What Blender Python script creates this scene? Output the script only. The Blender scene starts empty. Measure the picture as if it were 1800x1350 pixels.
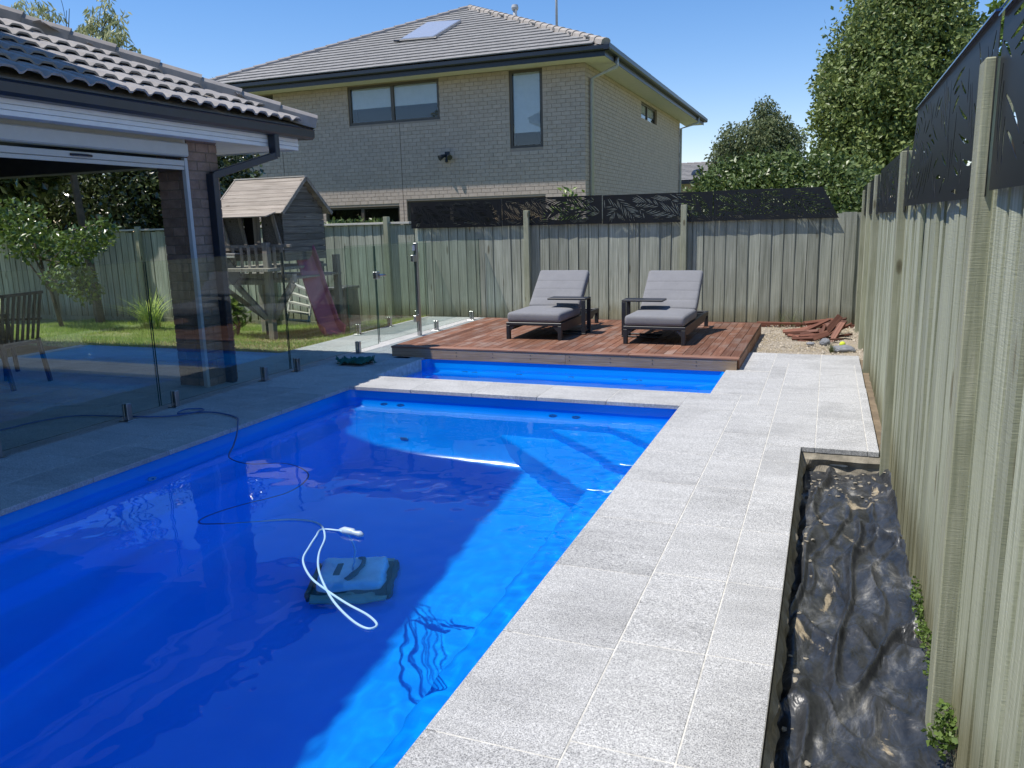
import bpy, bmesh, math, random
from math import radians as R, sin, cos, pi, atan2, hypot, sqrt
from mathutils import Vector, Matrix, noise
V = Vector
sc = bpy.context.scene
C = sc.collection
rnd = random.Random(7)

# ------------------------------------------------------------ camera
cam = bpy.data.cameras.new('camera')
cob = bpy.data.objects.new('camera', cam)
C.objects.link(cob)
sc.camera = cob
cam.sensor_width = 36.0
cam.lens = 36.0 * 1400 / 1800
cam.clip_end = 2000
cam.clip_start = 0.02
# columns: camera x axis, y axis (up), z axis (backwards) in world space
X_ = V((0.93090612, 0.36438932, -0.02518387))
D_ = V((0.0491376, -0.19325648, -0.97991705))
F_ = V((-0.36193825, 0.9109733, -0.19780886))
m = Matrix((X_, -D_, -F_)).transposed().to_4x4()
m.translation = V((0, 0, 1.5))
cob.matrix_world = m

# ------------------------------------------------------------ sky, sun
SUN = V((-0.40, -0.250, 1.0)).normalized()       # towards the sun
w = bpy.data.worlds.new('World')
sc.world = w
w.use_nodes = True
nt = w.node_tree
sky = nt.nodes.new('ShaderNodeTexSky')
sky.sky_type = 'NISHITA'
sky.sun_disc = False
sky.sun_elevation = math.asin(SUN.z)
sky.sun_rotation = atan2(SUN.x, SUN.y) % (2 * pi)
sky.air_density = 1.0
sky.dust_density = 0.0
sky.ozone_density = 3.0
hs = nt.nodes.new('ShaderNodeHueSaturation')
hs.inputs['Saturation'].default_value = 1.29
nt.links.new(sky.outputs[0], hs.inputs['Color'])
tn = nt.nodes.new('ShaderNodeMix')
tn.data_type = 'RGBA'
tn.blend_type = 'MULTIPLY'
tn.inputs[0].default_value = 1.0
tn.inputs[7].default_value = (1.12, 0.95, 0.99, 1)
nt.links.new(hs.outputs[0], tn.inputs[6])
nt.links.new(tn.outputs[2], nt.nodes['Background'].inputs[0])
nt.nodes['Background'].inputs[1].default_value = 0.136
sl = bpy.data.lights.new('sun', 'SUN')
sl.energy = 4.5
sl.angle = R(0.53)
sl.color = (1.0, 0.95, 0.87)
sl.cycles.is_caustics_light = True
so = bpy.data.objects.new('sun', sl)
C.objects.link(so)
so.rotation_euler = (-SUN).to_track_quat('-Z', 'Y').to_euler()
so.location = (-10, -5, 20)

sc.view_settings.view_transform = 'Standard'
sc.view_settings.look = 'None'
sc.view_settings.gamma = 1
sc.view_settings.exposure = 0.29
sc.cycles.use_denoising = True
sc.cycles.max_bounces = 14
sc.cycles.transparent_max_bounces = 24
sc.cycles.sample_clamp_indirect = 6

# ------------------------------------------------------------ materials
def newmat(name):
    mt = bpy.data.materials.new(name)
    mt.use_nodes = True
    n = mt.node_tree.nodes
    return mt, mt.node_tree, n['Principled BSDF']

def node(nt, t, **kw):
    n = nt.nodes.new(t)
    for k, v in kw.items():
        if k.startswith('i_'):
            n.inputs[k[2:].replace('_', ' ')].default_value = v
        elif isinstance(k, str):
            setattr(n, k, v)
    return n

def ramp(nt, fac, stops):
    r = nt.nodes.new('ShaderNodeValToRGB')
    e = r.color_ramp.elements
    while len(e) < len(stops):
        e.new(0.5)
    for k, (p, c) in enumerate(stops):
        e[k].position = p
        e[k].color = (*c, 1) if len(c) == 3 else c
    nt.links.new(fac, r.inputs[0])
    return r

def coords(nt, scale=(1, 1, 1), jitter=True, kind='Object'):
    tc = nt.nodes.new('ShaderNodeTexCoord')
    mp = nt.nodes.new('ShaderNodeMapping')
    mp.inputs['Scale'].default_value = scale
    nt.links.new(tc.outputs[kind], mp.inputs[0])
    if jitter:
        oi = nt.nodes.new('ShaderNodeObjectInfo')
        mu = nt.nodes.new('ShaderNodeMath')
        mu.operation = 'MULTIPLY'
        mu.inputs[1].default_value = 37.0
        nt.links.new(oi.outputs['Random'], mu.inputs[0])
        nt.links.new(mu.outputs[0], mp.inputs['Location'])
    return mp.outputs[0]

def noisen(nt, vec, scale, detail=4, rough=0.5, dist=0.0):
    n = nt.nodes.new('ShaderNodeTexNoise')
    n.inputs['Scale'].default_value = scale
    n.inputs['Detail'].default_value = detail
    n.inputs['Roughness'].default_value = rough
    n.inputs['Distortion'].default_value = dist
    nt.links.new(vec, n.inputs['Vector'])
    return n.outputs[0]

def mixc(nt, fac, a, b, mode='MIX'):
    mx = nt.nodes.new('ShaderNodeMix')
    mx.data_type = 'RGBA'
    mx.blend_type = mode
    for s, val in ((0, fac), (6, a), (7, b)):
        if isinstance(val, (int, float)):
            mx.inputs[s].default_value = val
        elif isinstance(val, tuple):
            mx.inputs[s].default_value = (*val, 1)
        else:
            nt.links.new(val, mx.inputs[s])
    return mx.outputs[2]

def bump(nt, b, h, strength=0.3, dist=0.01):
    bn = nt.nodes.new('ShaderNodeBump')
    bn.inputs['Strength'].default_value = strength
    bn.inputs['Distance'].default_value = dist
    nt.links.new(h, bn.inputs['Height'])
    nt.links.new(bn.outputs[0], b.inputs['Normal'])
    return bn

def objrand(nt, lo, hi):
    oi = nt.nodes.new('ShaderNodeObjectInfo')
    mr = nt.nodes.new('ShaderNodeMapRange')
    mr.inputs['To Min'].default_value = lo
    mr.inputs['To Max'].default_value = hi
    nt.links.new(oi.outputs['Random'], mr.inputs['Value'])
    return mr.outputs[0]

def scalev(nt, col, val):
    hs = nt.nodes.new('ShaderNodeHueSaturation')
    nt.links.new(col, hs.inputs['Color'])
    nt.links.new(val, hs.inputs['Value'])
    return hs.outputs[0]

def plain(name, c, rough=0.5, metal=0.0, var=0.12, nscale=8.0, bmp=0.0, bscale=60.0, spec=0.5, rv=0.0):
    mt, nt, b = newmat(name)
    vec = coords(nt)
    f = noisen(nt, vec, nscale, 5, 0.6)
    lo = tuple(x * (1 - var) for x in c)
    hi = tuple(min(1, x * (1 + var)) for x in c)
    col = ramp(nt, f, [(0.3, lo), (0.7, hi)]).outputs[0]
    if rv:
        col = scalev(nt, col, objrand(nt, 1 - rv, 1 + rv))
    nt.links.new(col, b.inputs['Base Color'])
    b.inputs['Roughness'].default_value = rough
    b.inputs['Metallic'].default_value = metal
    b.inputs['Specular IOR Level'].default_value = spec
    if bmp:
        bump(nt, b, noisen(nt, vec, bscale, 4, 0.6), bmp, 0.004)
    return mt

def wood(name, stops, grain=(60, 60, 2.2), rv=0.2, rough=0.8, knots=True, saw=True, bstr=0.5, axis=2, stain=None, base=False):
    """weathered timber, grain running along the given object axis"""
    mt, nt, b = newmat(name)
    sc3 = [grain[0]] * 3
    sc3[axis] = grain[2]
    vec = coords(nt, tuple(sc3))
    g = noisen(nt, vec, 1.0, 5, 0.62, 0.6)
    col = ramp(nt, g, stops).outputs[0]
    v2 = coords(nt, (1, 1, 1))
    big = noisen(nt, v2, 2.2, 3, 0.6)
    col = mixc(nt, 0.55, col, ramp(nt, big, [(0.3, (0.62, 0.62, 0.6)), (0.7, (1.0, 1.0, 1.0))]).outputs[0], 'MULTIPLY')
    if knots:
        sk = [6.0] * 3
        sk[axis] = 2.4
        vo = nt.nodes.new('ShaderNodeTexVoronoi')
        vo.inputs['Scale'].default_value = 1.0
        nt.links.new(coords(nt, tuple(sk)), vo.inputs['Vector'])
        kr = ramp(nt, vo.outputs['Distance'], [(0.0, (0.25, 0.2, 0.15)), (0.085, (0.5, 0.45, 0.38)), (0.13, (1, 1, 1))])
        col = mixc(nt, 0.85, col, kr.outputs[0], 'MULTIPLY')
    if stain:
        st = noisen(nt, coords(nt, (1.4, 1.4, 0.9)), 1.6, 4, 0.6)
        col = mixc(nt, ramp(nt, st, [(0.5, (0, 0, 0)), (0.72, (0.75, 0.75, 0.75))]).outputs[0], col, stain)
    if base:                                 # splash and soil stains near the ground
        tc = nt.nodes.new('ShaderNodeTexCoord')
        sx = nt.nodes.new('ShaderNodeSeparateXYZ')
        nt.links.new(tc.outputs['Object'], sx.inputs[0])
        na = nt.nodes.new('ShaderNodeMath'); na.operation = 'MULTIPLY_ADD'
        na.inputs[1].default_value = -0.22
        nt.links.new(noisen(nt, coords(nt, (9, 9, 2)), 1.0, 4, 0.6), na.inputs[0])
        nt.links.new(sx.outputs[2], na.inputs[2])
        st2 = ramp(nt, na.outputs[0], [(0.0, (0.62, 0.56, 0.45)), (0.12, (1, 1, 1))]).outputs[0]
        col = mixc(nt, 0.9, col, st2, 'MULTIPLY')
    col = scalev(nt, col, objrand(nt, 1 - rv, 1 + rv))
    nt.links.new(col, b.inputs['Base Color'])
    b.inputs['Roughness'].default_value = rough
    b.inputs['Specular IOR Level'].default_value = 0.25
    h = g
    if saw:
        s2 = [14.0] * 3
        s2[axis] = 240.0
        wv = noisen(nt, coords(nt, tuple(s2)), 1.0, 2, 0.5, 1.2)
        ad = nt.nodes.new('ShaderNodeMath')
        ad.operation = 'ADD'
        nt.links.new(g, ad.inputs[0])
        hw = nt.nodes.new('ShaderNodeMath'); hw.operation = 'MULTIPLY'; hw.inputs[1].default_value = 0.55
        nt.links.new(wv, hw.inputs[0])
        nt.links.new(hw.outputs[0], ad.inputs[1])
        h = ad.outputs[0]
    bump(nt, b, h, bstr, 0.004)
    return mt

M = {}
FEN = [(0.25, (0.17, 0.18, 0.14)), (0.42, (0.31, 0.325, 0.265)), (0.58, (0.43, 0.445, 0.37)), (0.78, (0.60, 0.61, 0.52))]
M['fence'] = wood('treated_pine', FEN, rv=0.2, base=True)
M['fence_new'] = wood('sawn_green_pine', [(0.25, (0.22, 0.24, 0.165)), (0.5, (0.38, 0.40, 0.29)), (0.78, (0.56, 0.58, 0.45))], rv=0.14, bstr=0.5, knots=True, base=True)
M['post'] = wood('sawn_post', [(0.25, (0.24, 0.255, 0.175)), (0.5, (0.34, 0.35, 0.25)), (0.8, (0.47, 0.47, 0.36))], grain=(55, 55, 2.5), rv=0.08, bstr=0.5)
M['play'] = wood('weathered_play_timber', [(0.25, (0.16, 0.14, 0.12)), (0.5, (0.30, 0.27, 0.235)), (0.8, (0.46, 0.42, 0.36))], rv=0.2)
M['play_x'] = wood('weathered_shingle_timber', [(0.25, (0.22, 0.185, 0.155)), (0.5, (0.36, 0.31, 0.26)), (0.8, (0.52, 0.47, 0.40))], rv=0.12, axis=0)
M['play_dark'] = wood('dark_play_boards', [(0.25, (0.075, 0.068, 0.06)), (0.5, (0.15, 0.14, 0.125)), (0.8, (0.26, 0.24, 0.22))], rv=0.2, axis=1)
M['deck'] = wood('merbau_deck', [(0.2, (0.11, 0.045, 0.028)), (0.5, (0.22, 0.10, 0.06)), (0.8, (0.34, 0.185, 0.12))], rv=0.3, rough=0.6, knots=False, saw=False, axis=1, stain=(0.30, 0.235, 0.20))
M['deck_x'] = wood('deck_fascia', [(0.2, (0.20, 0.13, 0.085)), (0.5, (0.37, 0.27, 0.19)), (0.8, (0.50, 0.39, 0.29))], rv=0.15, rough=0.65, knots=False, saw=False, axis=0)
M['nosing'] = wood('deck_nosing', [(0.2, (0.16, 0.07, 0.045)), (0.5, (0.30, 0.15, 0.10)), (0.8, (0.40, 0.23, 0.16))], rv=0.15, rough=0.55, knots=False, saw=False, axis=0)
M['offcut'] = wood('red_offcut', [(0.2, (0.08, 0.032, 0.022)), (0.5, (0.17, 0.068, 0.045)), (0.8, (0.30, 0.15, 0.10))], rv=0.45, rough=0.6, knots=False, saw=False, axis=0)
M['white_wood'] = wood('bleached_timber', [(0.2, (0.45, 0.43, 0.38)), (0.8, (0.68, 0.66, 0.6))], rv=0.08, knots=False, axis=0)

def granite(name, k=1.0):
    mt, nt, b = newmat(name)
    vec = coords(nt, kind='Object')
    n1 = noisen(nt, vec, 210, 3, 0.75)
    n2 = noisen(nt, vec, 95, 2, 0.6)
    c1 = ramp(nt, n1, [(0.36, (0.17 * k, 0.17 * k, 0.172 * k)), (0.46, (0.45 * k, 0.448 * k, 0.442 * k)), (0.60, (0.72 * k, 0.715 * k, 0.70 * k))]).outputs[0]
    c2 = ramp(nt, n2, [(0.35, (0.74, 0.74, 0.75)), (0.6, (1, 1, 1))]).outputs[0]
    col = mixc(nt, 1.0, c1, c2, 'MULTIPLY')
    big = noisen(nt, coords(nt, (1, 1, 1)), 1.6, 5, 0.62, 0.4)
    col = mixc(nt, 0.6, col, ramp(nt, big, [(0.36, (0.70, 0.70, 0.70)), (0.54, (1, 1, 1))]).outputs[0], 'MULTIPLY')
    # scale streaks of hose water along the tiles
    st = noisen(nt, coords(nt, (0.8, 6.0, 1)), 1.8, 4, 0.6, 0.8)
    col = mixc(nt, 0.35, col, ramp(nt, st, [(0.35, (0.68, 0.68, 0.67)), (0.6, (1, 1, 1))]).outputs[0], 'MULTIPLY')
    col = scalev(nt, col, objrand(nt, 0.95, 1.03))
    nt.links.new(col, b.inputs['Base Color'])
    b.inputs['Roughness'].default_value = 0.72
    bump(nt, b, n1, 0.25, 0.002)
    return mt
M['granite'] = granite('exfoliated_granite')
M['grout'] = plain('pale_grout', (0.58, 0.56, 0.51), 0.9, var=0.25, nscale=20, bmp=0.4)
M['mortar'] = plain('rough_mortar', (0.25, 0.225, 0.18), 0.95, var=0.4, nscale=14, bmp=1.0, bscale=40)

mt, nt, b = newmat('pool_gelcoat')
vec = coords(nt, jitter=False)
f = noisen(nt, vec, 1.4, 4, 0.6)
col = ramp(nt, f, [(0.35, (0.0, 0.29, 0.88)), (0.65, (0.0, 0.335, 0.94))]).outputs[0]
spk = noisen(nt, vec, 190, 2, 0.6)
col = mixc(nt, ramp(nt, spk, [(0.62, (0, 0, 0)), (0.72, (0.6, 0.6, 0.6))]).outputs[0], col, (0.02, 0.36, 0.92))
nt.links.new(col, b.inputs['Base Color'])
b.inputs['Roughness'].default_value = 0.2
M['gel'] = mt

mt = bpy.data.materials.new('pool_water')
mt.use_nodes = True
nt = mt.node_tree
nt.nodes.clear()
g = nt.nodes.new('ShaderNodeBsdfGlass')
g.inputs['Roughness'].default_value = 0.0
g.inputs['IOR'].default_value = 1.333
g.inputs['Color'].default_value = (0.93, 0.99, 1.0, 1)
o = nt.nodes.new('ShaderNodeOutputMaterial')
nt.links.new(g.outputs[0], o.inputs[0])
M['water'] = mt

def thin_glass(name, tint, ior=1.5, rough=0.0):
    mt = bpy.data.materials.new(name)
    mt.use_nodes = True
    nt = mt.node_tree
    nt.nodes.clear()
    tr = nt.nodes.new('ShaderNodeBsdfTransparent')
    tr.inputs[0].default_value = (*tint, 1)
    gl = nt.nodes.new('ShaderNodeBsdfGlossy')
    gl.inputs['Roughness'].default_value = rough
    fr = nt.nodes.new('ShaderNodeFresnel')
    gm = nt.nodes.new('ShaderNodeNewGeometry')
    im = nt.nodes.new('ShaderNodeMix')
    im.inputs[2].default_value = ior
    im.inputs[3].default_value = 1 / ior      # leaving face: same Fresnel law, no total reflection in a thin sheet
    nt.links.new(gm.outputs['Backfacing'], im.inputs[0])
    nt.links.new(im.outputs[0], fr.inputs['IOR'])
    mx = nt.nodes.new('ShaderNodeMixShader')
    o = nt.nodes.new('ShaderNodeOutputMaterial')
    nt.links.new(fr.outputs[0], mx.inputs[0])
    nt.links.new(tr.outputs[0], mx.inputs[1])
    nt.links.new(gl.outputs[0], mx.inputs[2])
    nt.links.new(mx.outputs[0], o.inputs[0])
    return mt
M['glass'] = thin_glass('toughened_glass', (0.91, 0.955, 0.93), 1.55)
M['pane'] = plain('dark_window_glass', (0.030, 0.036, 0.045), 0.03, var=0.05, spec=0.9)
M['pane_blind'] = plain('window_glass_over_blind', (0.23, 0.235, 0.24), 0.05, var=0.05, spec=0.9)
M['glass_edge'] = plain('glass_edge', (0.02, 0.06, 0.05), 0.15, var=0.05)
M['steel'] = plain('brushed_steel', (0.45, 0.45, 0.46), 0.28, metal=1.0, var=0.1)
M['darkmetal'] = plain('charcoal_powdercoat', (0.018, 0.02, 0.026), 0.42, var=0.2, nscale=15)
M['navy'] = plain('monument_colorbond', (0.016, 0.022, 0.034), 0.35, var=0.15)
M['screen'] = plain('black_screen_metal', (0.009, 0.010, 0.012), 0.40, metal=0.0, var=0.2, nscale=5, spec=0.35)
M['flange'] = plain('blue_black_flange', (0.05, 0.08, 0.16), 0.16, metal=0.9, var=0.1)
M['white'] = plain('white_paint', (0.74, 0.74, 0.72), 0.5, var=0.05)
M['cream'] = plain('cream_soffit', (0.68, 0.64, 0.60), 0.6, var=0.04)
M['beige'] = plain('beige_pelmet', (0.46, 0.45, 0.415), 0.5, var=0.05)
M['ceil'] = plain('dark_lining', (0.10, 0.095, 0.085), 0.7, var=0.15)
M['brownframe'] = plain('bronze_window_frame', (0.085, 0.072, 0.06), 0.45, var=0.1)
M['galv'] = plain('grey_downpipe', (0.42, 0.43, 0.44), 0.4, var=0.08)
M['pinkslide'] = plain('faded_pink_plastic', (0.45, 0.12, 0.16), 0.45, var=0.15, nscale=4)
M['pink'] = plain('pink_cloth', (0.65, 0.30, 0.29), 0.8)
M['toywhite'] = plain('white_cloth', (0.7, 0.68, 0.65), 0.8)
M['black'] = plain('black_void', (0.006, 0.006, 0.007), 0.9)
M['bin'] = plain('grey_bin_plastic', (0.06, 0.065, 0.07), 0.55)
M['rock'] = plain('bluestone', (0.19, 0.2, 0.22), 0.8, var=0.35, bmp=0.8, bscale=30)
M['yellow'] = plain('felt_yellow', (0.62, 0.72, 0.06), 0.9)
M['towel'] = plain('green_cloth', (0.012, 0.11, 0.085), 0.95, var=0.3, nscale=40)
M['cable'] = plain('pale_blue_cable', (0.36, 0.55, 0.72), 0.4, var=0.05)
M['cable_shaded'] = plain('shaded_cable', (0.05, 0.11, 0.28), 0.4, var=0.05)  # same pale blue cable, its shaded length given a darker colour
M['robot'] = plain('robot_shell', (0.72, 0.80, 0.76), 0.4, var=0.15)
M['robotdark'] = plain('robot_trim', (0.04, 0.09, 0.07), 0.5)
M['robotgreen'] = plain('robot_brush', (0.34, 0.42, 0.28), 0.6)
M['jet'] = plain('jet_plastic', (0.42, 0.52, 0.62), 0.35)
M['bark'] = plain('tree_bark', (0.10, 0.08, 0.06), 0.9, var=0.3, bmp=0.8)
M['soil'] = plain('bare_soil', (0.17, 0.13, 0.085), 0.95, var=0.4, nscale=5, bmp=1.0, bscale=30)
M['plasterframe'] = plain('panel_frame', (0.55, 0.56, 0.57), 0.3, metal=0.7)
M['solar'] = plain('solar_glass', (0.33, 0.36, 0.43), 0.25, var=0.05, spec=0.8)

def fabric():
    mt, nt, b = newmat('grey_outdoor_fabric')
    vec = coords(nt, jitter=False)
    f = noisen(nt, vec, 420, 2, 0.7)
    col = ramp(nt, f, [(0.3, (0.17, 0.17, 0.178)), (0.7, (0.30, 0.30, 0.31))]).outputs[0]
    g = noisen(nt, vec, 5, 4, 0.6)
    col = mixc(nt, 0.6, col, ramp(nt, g, [(0.3, (0.84, 0.84, 0.84)), (0.7, (1, 1, 1))]).outputs[0], 'MULTIPLY')
    nt.links.new(col, b.inputs['Base Color'])
    b.inputs['Roughness'].default_value = 0.95
    b.inputs['Specular IOR Level'].default_value = 0.15
    bump(nt, b, noisen(nt, vec, 14, 4, 0.6), 0.35, 0.01)
    return mt
M['fabric'] = fabric()

def brickmat(name, stops, rv):
    mt, nt, b = newmat(name)
    vec = coords(nt)
    f = noisen(nt, vec, 9, 6, 0.7)
    col = ramp(nt, f, stops).outputs[0]
    geo = nt.nodes.new('ShaderNodeNewGeometry')
    mr = nt.nodes.new('ShaderNodeMapRange')
    mr.inputs['To Min'].default_value = 1 - rv
    mr.inputs['To Max'].default_value = 1 + rv
    nt.links.new(geo.outputs['Random Per Island'], mr.inputs['Value'])
    col = scalev(nt, col, mr.outputs[0])
    col = scalev(nt, col, objrand(nt, 1 - rv, 1 + rv))
    nt.links.new(col, b.inputs['Base Color'])
    b.inputs['Roughness'].default_value = 0.85
    bump(nt, b, noisen(nt, vec, 45, 4, 0.7), 0.5, 0.006)
    return mt
M['brick'] = brickmat('cream_brick', [(0.3, (0.42, 0.345, 0.29)), (0.7, (0.53, 0.445, 0.385))], 0.05)
M['brickmortar'] = plain('house_mortar', (0.33, 0.27, 0.225), 0.9, var=0.1)
M['brownbrick'] = brickmat('brown_pillar_brick', [(0.3, (0.15, 0.095, 0.07)), (0.7, (0.27, 0.185, 0.14))], 0.22)
M['brownmortar'] = plain('pillar_mortar', (0.17, 0.13, 0.10), 0.9)
def tilemat(name, stops, rv):
    mt = brickmat(name, stops, rv)
    return mt
M['tile'] = tilemat('grey_concrete_tile', [(0.3, (0.20, 0.19, 0.18)), (0.7, (0.31, 0.30, 0.285))], 0.05)
M['tile2'] = tilemat('weathered_grey_tile', [(0.3, (0.25, 0.235, 0.23)), (0.7, (0.37, 0.35, 0.34))], 0.07)
M['ridge'] = plain('ridge_cap_tile', (0.27, 0.25, 0.24), 0.85, var=0.15, rv=0.06)
M['ridge_warm'] = plain('warm_ridge_tile', (0.36, 0.32, 0.28), 0.85, var=0.15, rv=0.06)

def leafmat(name, a, c, rough=0.45, trans=0.25, spec=0.4):
    mt = bpy.data.materials.new(name)
    mt.use_nodes = True
    nt = mt.node_tree
    b = nt.nodes['Principled BSDF']
    geo = nt.nodes.new('ShaderNodeNewGeometry')
    col = ramp(nt, geo.outputs['Random Per Island'], [(0.0, a), (1.0, c)]).outputs[0]
    nt.links.new(col, b.inputs['Base Color'])
    b.inputs['Roughness'].default_value = rough
    b.inputs['Specular IOR Level'].default_value = spec
    tl = nt.nodes.new('ShaderNodeBsdfTranslucent')
    nt.links.new(col, tl.inputs[0])
    mx = nt.nodes.new('ShaderNodeMixShader')
    mx.inputs[0].default_value = trans
    nt.links.new(b.outputs[0], mx.inputs[1])
    nt.links.new(tl.outputs[0], mx.inputs[2])
    nt.links.new(mx.outputs[0], nt.nodes['Material Output'].inputs[0])
    return mt
M['leaf_oak'] = leafmat('mid_green_leaf', (0.10, 0.14, 0.035), (0.28, 0.34, 0.11), 0.45, 0.3, 0.4)
M['leaf_hedge'] = leafmat('hedge_leaf', (0.055, 0.095, 0.022), (0.17, 0.225, 0.065), 0.4, 0.25, 0.5)
M['leaf_dark'] = leafmat('glossy_dark_leaf', (0.018, 0.035, 0.010), (0.12, 0.15, 0.05), 0.22, 0.12, 0.9)
M['leaf_olive'] = leafmat('olive_leaf', (0.085, 0.115, 0.045), (0.19, 0.215, 0.10), 0.5, 0.3, 0.3)
M['leaf_gum'] = leafmat('gum_leaf', (0.28, 0.31, 0.13), (0.52, 0.54, 0.32), 0.4, 0.4)
M['leaf_lime'] = leafmat('citrus_leaf', (0.09, 0.16, 0.03), (0.22, 0.30, 0.06), 0.3, 0.3)
M['leaf_citrus'] = leafmat('glossy_citrus_leaf', (0.035, 0.075, 0.015), (0.17, 0.25, 0.045), 0.28, 0.25, 0.7)
M['leaf_yellow'] = leafmat('lime_strap_leaf', (0.45, 0.58, 0.10), (0.62, 0.72, 0.22), 0.5, 0.5)
M['grass'] = leafmat('lawn_blade', (0.26, 0.40, 0.07), (0.55, 0.63, 0.20), 0.7, 0.45)
M['straw'] = leafmat('dry_straw', (0.30, 0.23, 0.11), (0.52, 0.42, 0.24), 0.8, 0.1)
M['weed'] = leafmat('weed_leaf', (0.08, 0.14, 0.025), (0.17, 0.25, 0.06), 0.5, 0.3)

def groundmat():
    mt, nt, b = newmat('ground_soil_and_turf')
    vec = coords(nt, jitter=False)
    f = noisen(nt, vec, 1.2, 6, 0.65)
    col = ramp(nt, f, [(0.35, (0.12, 0.17, 0.045)), (0.55, (0.20, 0.23, 0.08)), (0.7, (0.34, 0.27, 0.15))]).outputs[0]
    nt.links.new(col, b.inputs['Base Color'])
    b.inputs['Roughness'].default_value = 0.95
    bump(nt, b, noisen(nt, vec, 30, 4, 0.7), 0.8, 0.02)
    return mt
M['ground'] = groundmat()
def gravelmat():
    mt, nt, b = newmat('gravel_and_straw')
    vec = coords(nt, jitter=False)
    f = noisen(nt, vec, 45, 4, 0.75)
    col = ramp(nt, f, [(0.3, (0.20, 0.165, 0.12)), (0.5, (0.38, 0.32, 0.24)), (0.7, (0.55, 0.50, 0.42))]).outputs[0]
    nt.links.new(col, b.inputs['Base Color'])
    b.inputs['Roughness'].default_value = 0.95
    bump(nt, b, f, 1.0, 0.02)
    return mt
M['gravel'] = gravelmat()
def plasticmat():
    mt, nt, b = newmat('black_plastic_sheet')
    vec = coords(nt, jitter=False)
    # dusty film, thicker in the creases
    dust = noisen(nt, coords(nt, (2.4, 1.0, 1), jitter=False), 4.0, 9, 0.72, 0.4)
    col = ramp(nt, dust, [(0.38, (0.016, 0.018, 0.021)), (0.54, (0.04, 0.043, 0.048)), (0.62, (0.10, 0.102, 0.104)), (0.70, (0.30, 0.29, 0.26))]).outputs[0]
    dirt = noisen(nt, coords(nt, (1.7, 0.8, 1), jitter=False), 2.6, 6, 0.62, 0.5)
    dm = ramp(nt, dirt, [(0.63, (0, 0, 0)), (0.66, (1, 1, 1))]).outputs[0]
    fine = noisen(nt, vec, 60, 4, 0.7)
    soil = ramp(nt, fine, [(0.3, (0.19, 0.15, 0.095)), (0.7, (0.40, 0.34, 0.24))]).outputs[0]
    col = mixc(nt, dm, col, soil)
    nt.links.new(col, b.inputs['Base Color'])
    rr = ramp(nt, dm, [(0, (0.36, 0.36, 0.36)), (1, (0.95, 0.95, 0.95))])
    nt.links.new(rr.outputs[0], b.inputs['Roughness'])
    b.inputs['Specular IOR Level'].default_value = 0.5
    # sharp crinkles: ridged noise
    def ridged(scale, sx, sy, dist):
        w_ = noisen(nt, coords(nt, (sx, sy, 1), jitter=False), scale, 3, 0.55, dist)
        m1 = nt.nodes.new('ShaderNodeMath'); m1.operation = 'SUBTRACT'; m1.inputs[1].default_value = 0.5
        m2 = nt.nodes.new('ShaderNodeMath'); m2.operation = 'ABSOLUTE'
        m3 = nt.nodes.new('ShaderNodeMath'); m3.operation = 'MULTIPLY'; m3.inputs[1].default_value = -4.0
        nt.links.new(w_, m1.inputs[0]); nt.links.new(m1.outputs[0], m2.inputs[0]); nt.links.new(m2.outputs[0], m3.inputs[0])
        return m3.outputs[0]
    r1, r2 = ridged(7.5, 1.5, 0.7, 0.5), ridged(15, 1.0, 1.0, 0.8)
    ad = nt.nodes.new('ShaderNodeMath'); ad.operation = 'MULTIPLY_ADD'; ad.inputs[1].default_value = 0.22
    nt.links.new(r2, ad.inputs[0]); nt.links.new(r1, ad.inputs[2])
    bump(nt, b, ad.outputs[0], 0.7, 0.0075)
    return mt
M['plastic'] = plasticmat()

# ------------------------------------------------------------ builders
def box(bm, x0, x1, y0, y1, z0, z1, mtx=None):
    vs = [bm.verts.new(p) for p in ((x0, y0, z0), (x1, y0, z0), (x1, y1, z0), (x0, y1, z0), (x0, y0, z1), (x1, y0, z1), (x1, y1, z1), (x0, y1, z1))]
    if mtx is not None:
        for v in vs:
            v.co = mtx @ v.co
    for f in ((0, 3, 2, 1), (4, 5, 6, 7), (0, 1, 5, 4), (1, 2, 6, 5), (2, 3, 7, 6), (3, 0, 4, 7)):
        bm.faces.new([vs[i] for i in f])
    return vs

def bbox(bm, x0, x1, y0, y1, z0, z1, bev=0.004, seg=1, mtx=None):
    t = bmesh.new()
    box(t, x0, x1, y0, y1, z0, z1)
    bmesh.ops.bevel(t, geom=t.edges[:], offset=bev, segments=seg, affect='EDGES', profile=0.6)
    me = bpy.data.meshes.new('tmp')
    t.to_mesh(me)
    t.free()
    if mtx is not None:
        me.transform(mtx)
    bm.from_mesh(me)
    bpy.data.meshes.remove(me)

def frame_of(p, q):
    p, q = V(p), V(q)
    d = (q - p)
    L = d.length
    z = d.normalized()
    up = V((0, 0, 1)) if abs(z.z) < 0.95 else V((0, 1, 0))
    x = up.cross(z).normalized()
    y = z.cross(x)
    mm = Matrix((x, y, z)).transposed().to_4x4()
    mm.translation = p
    return mm, L

def bar(bm, p, q, wd, ht, bev=0.0):
    mm, L = frame_of(p, q)
    if bev:
        bbox(bm, -wd / 2, wd / 2, -ht / 2, ht / 2, 0, L, bev, 1, mm)
    else:
        box(bm, -wd / 2, wd / 2, -ht / 2, ht / 2, 0, L, mm)

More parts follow.
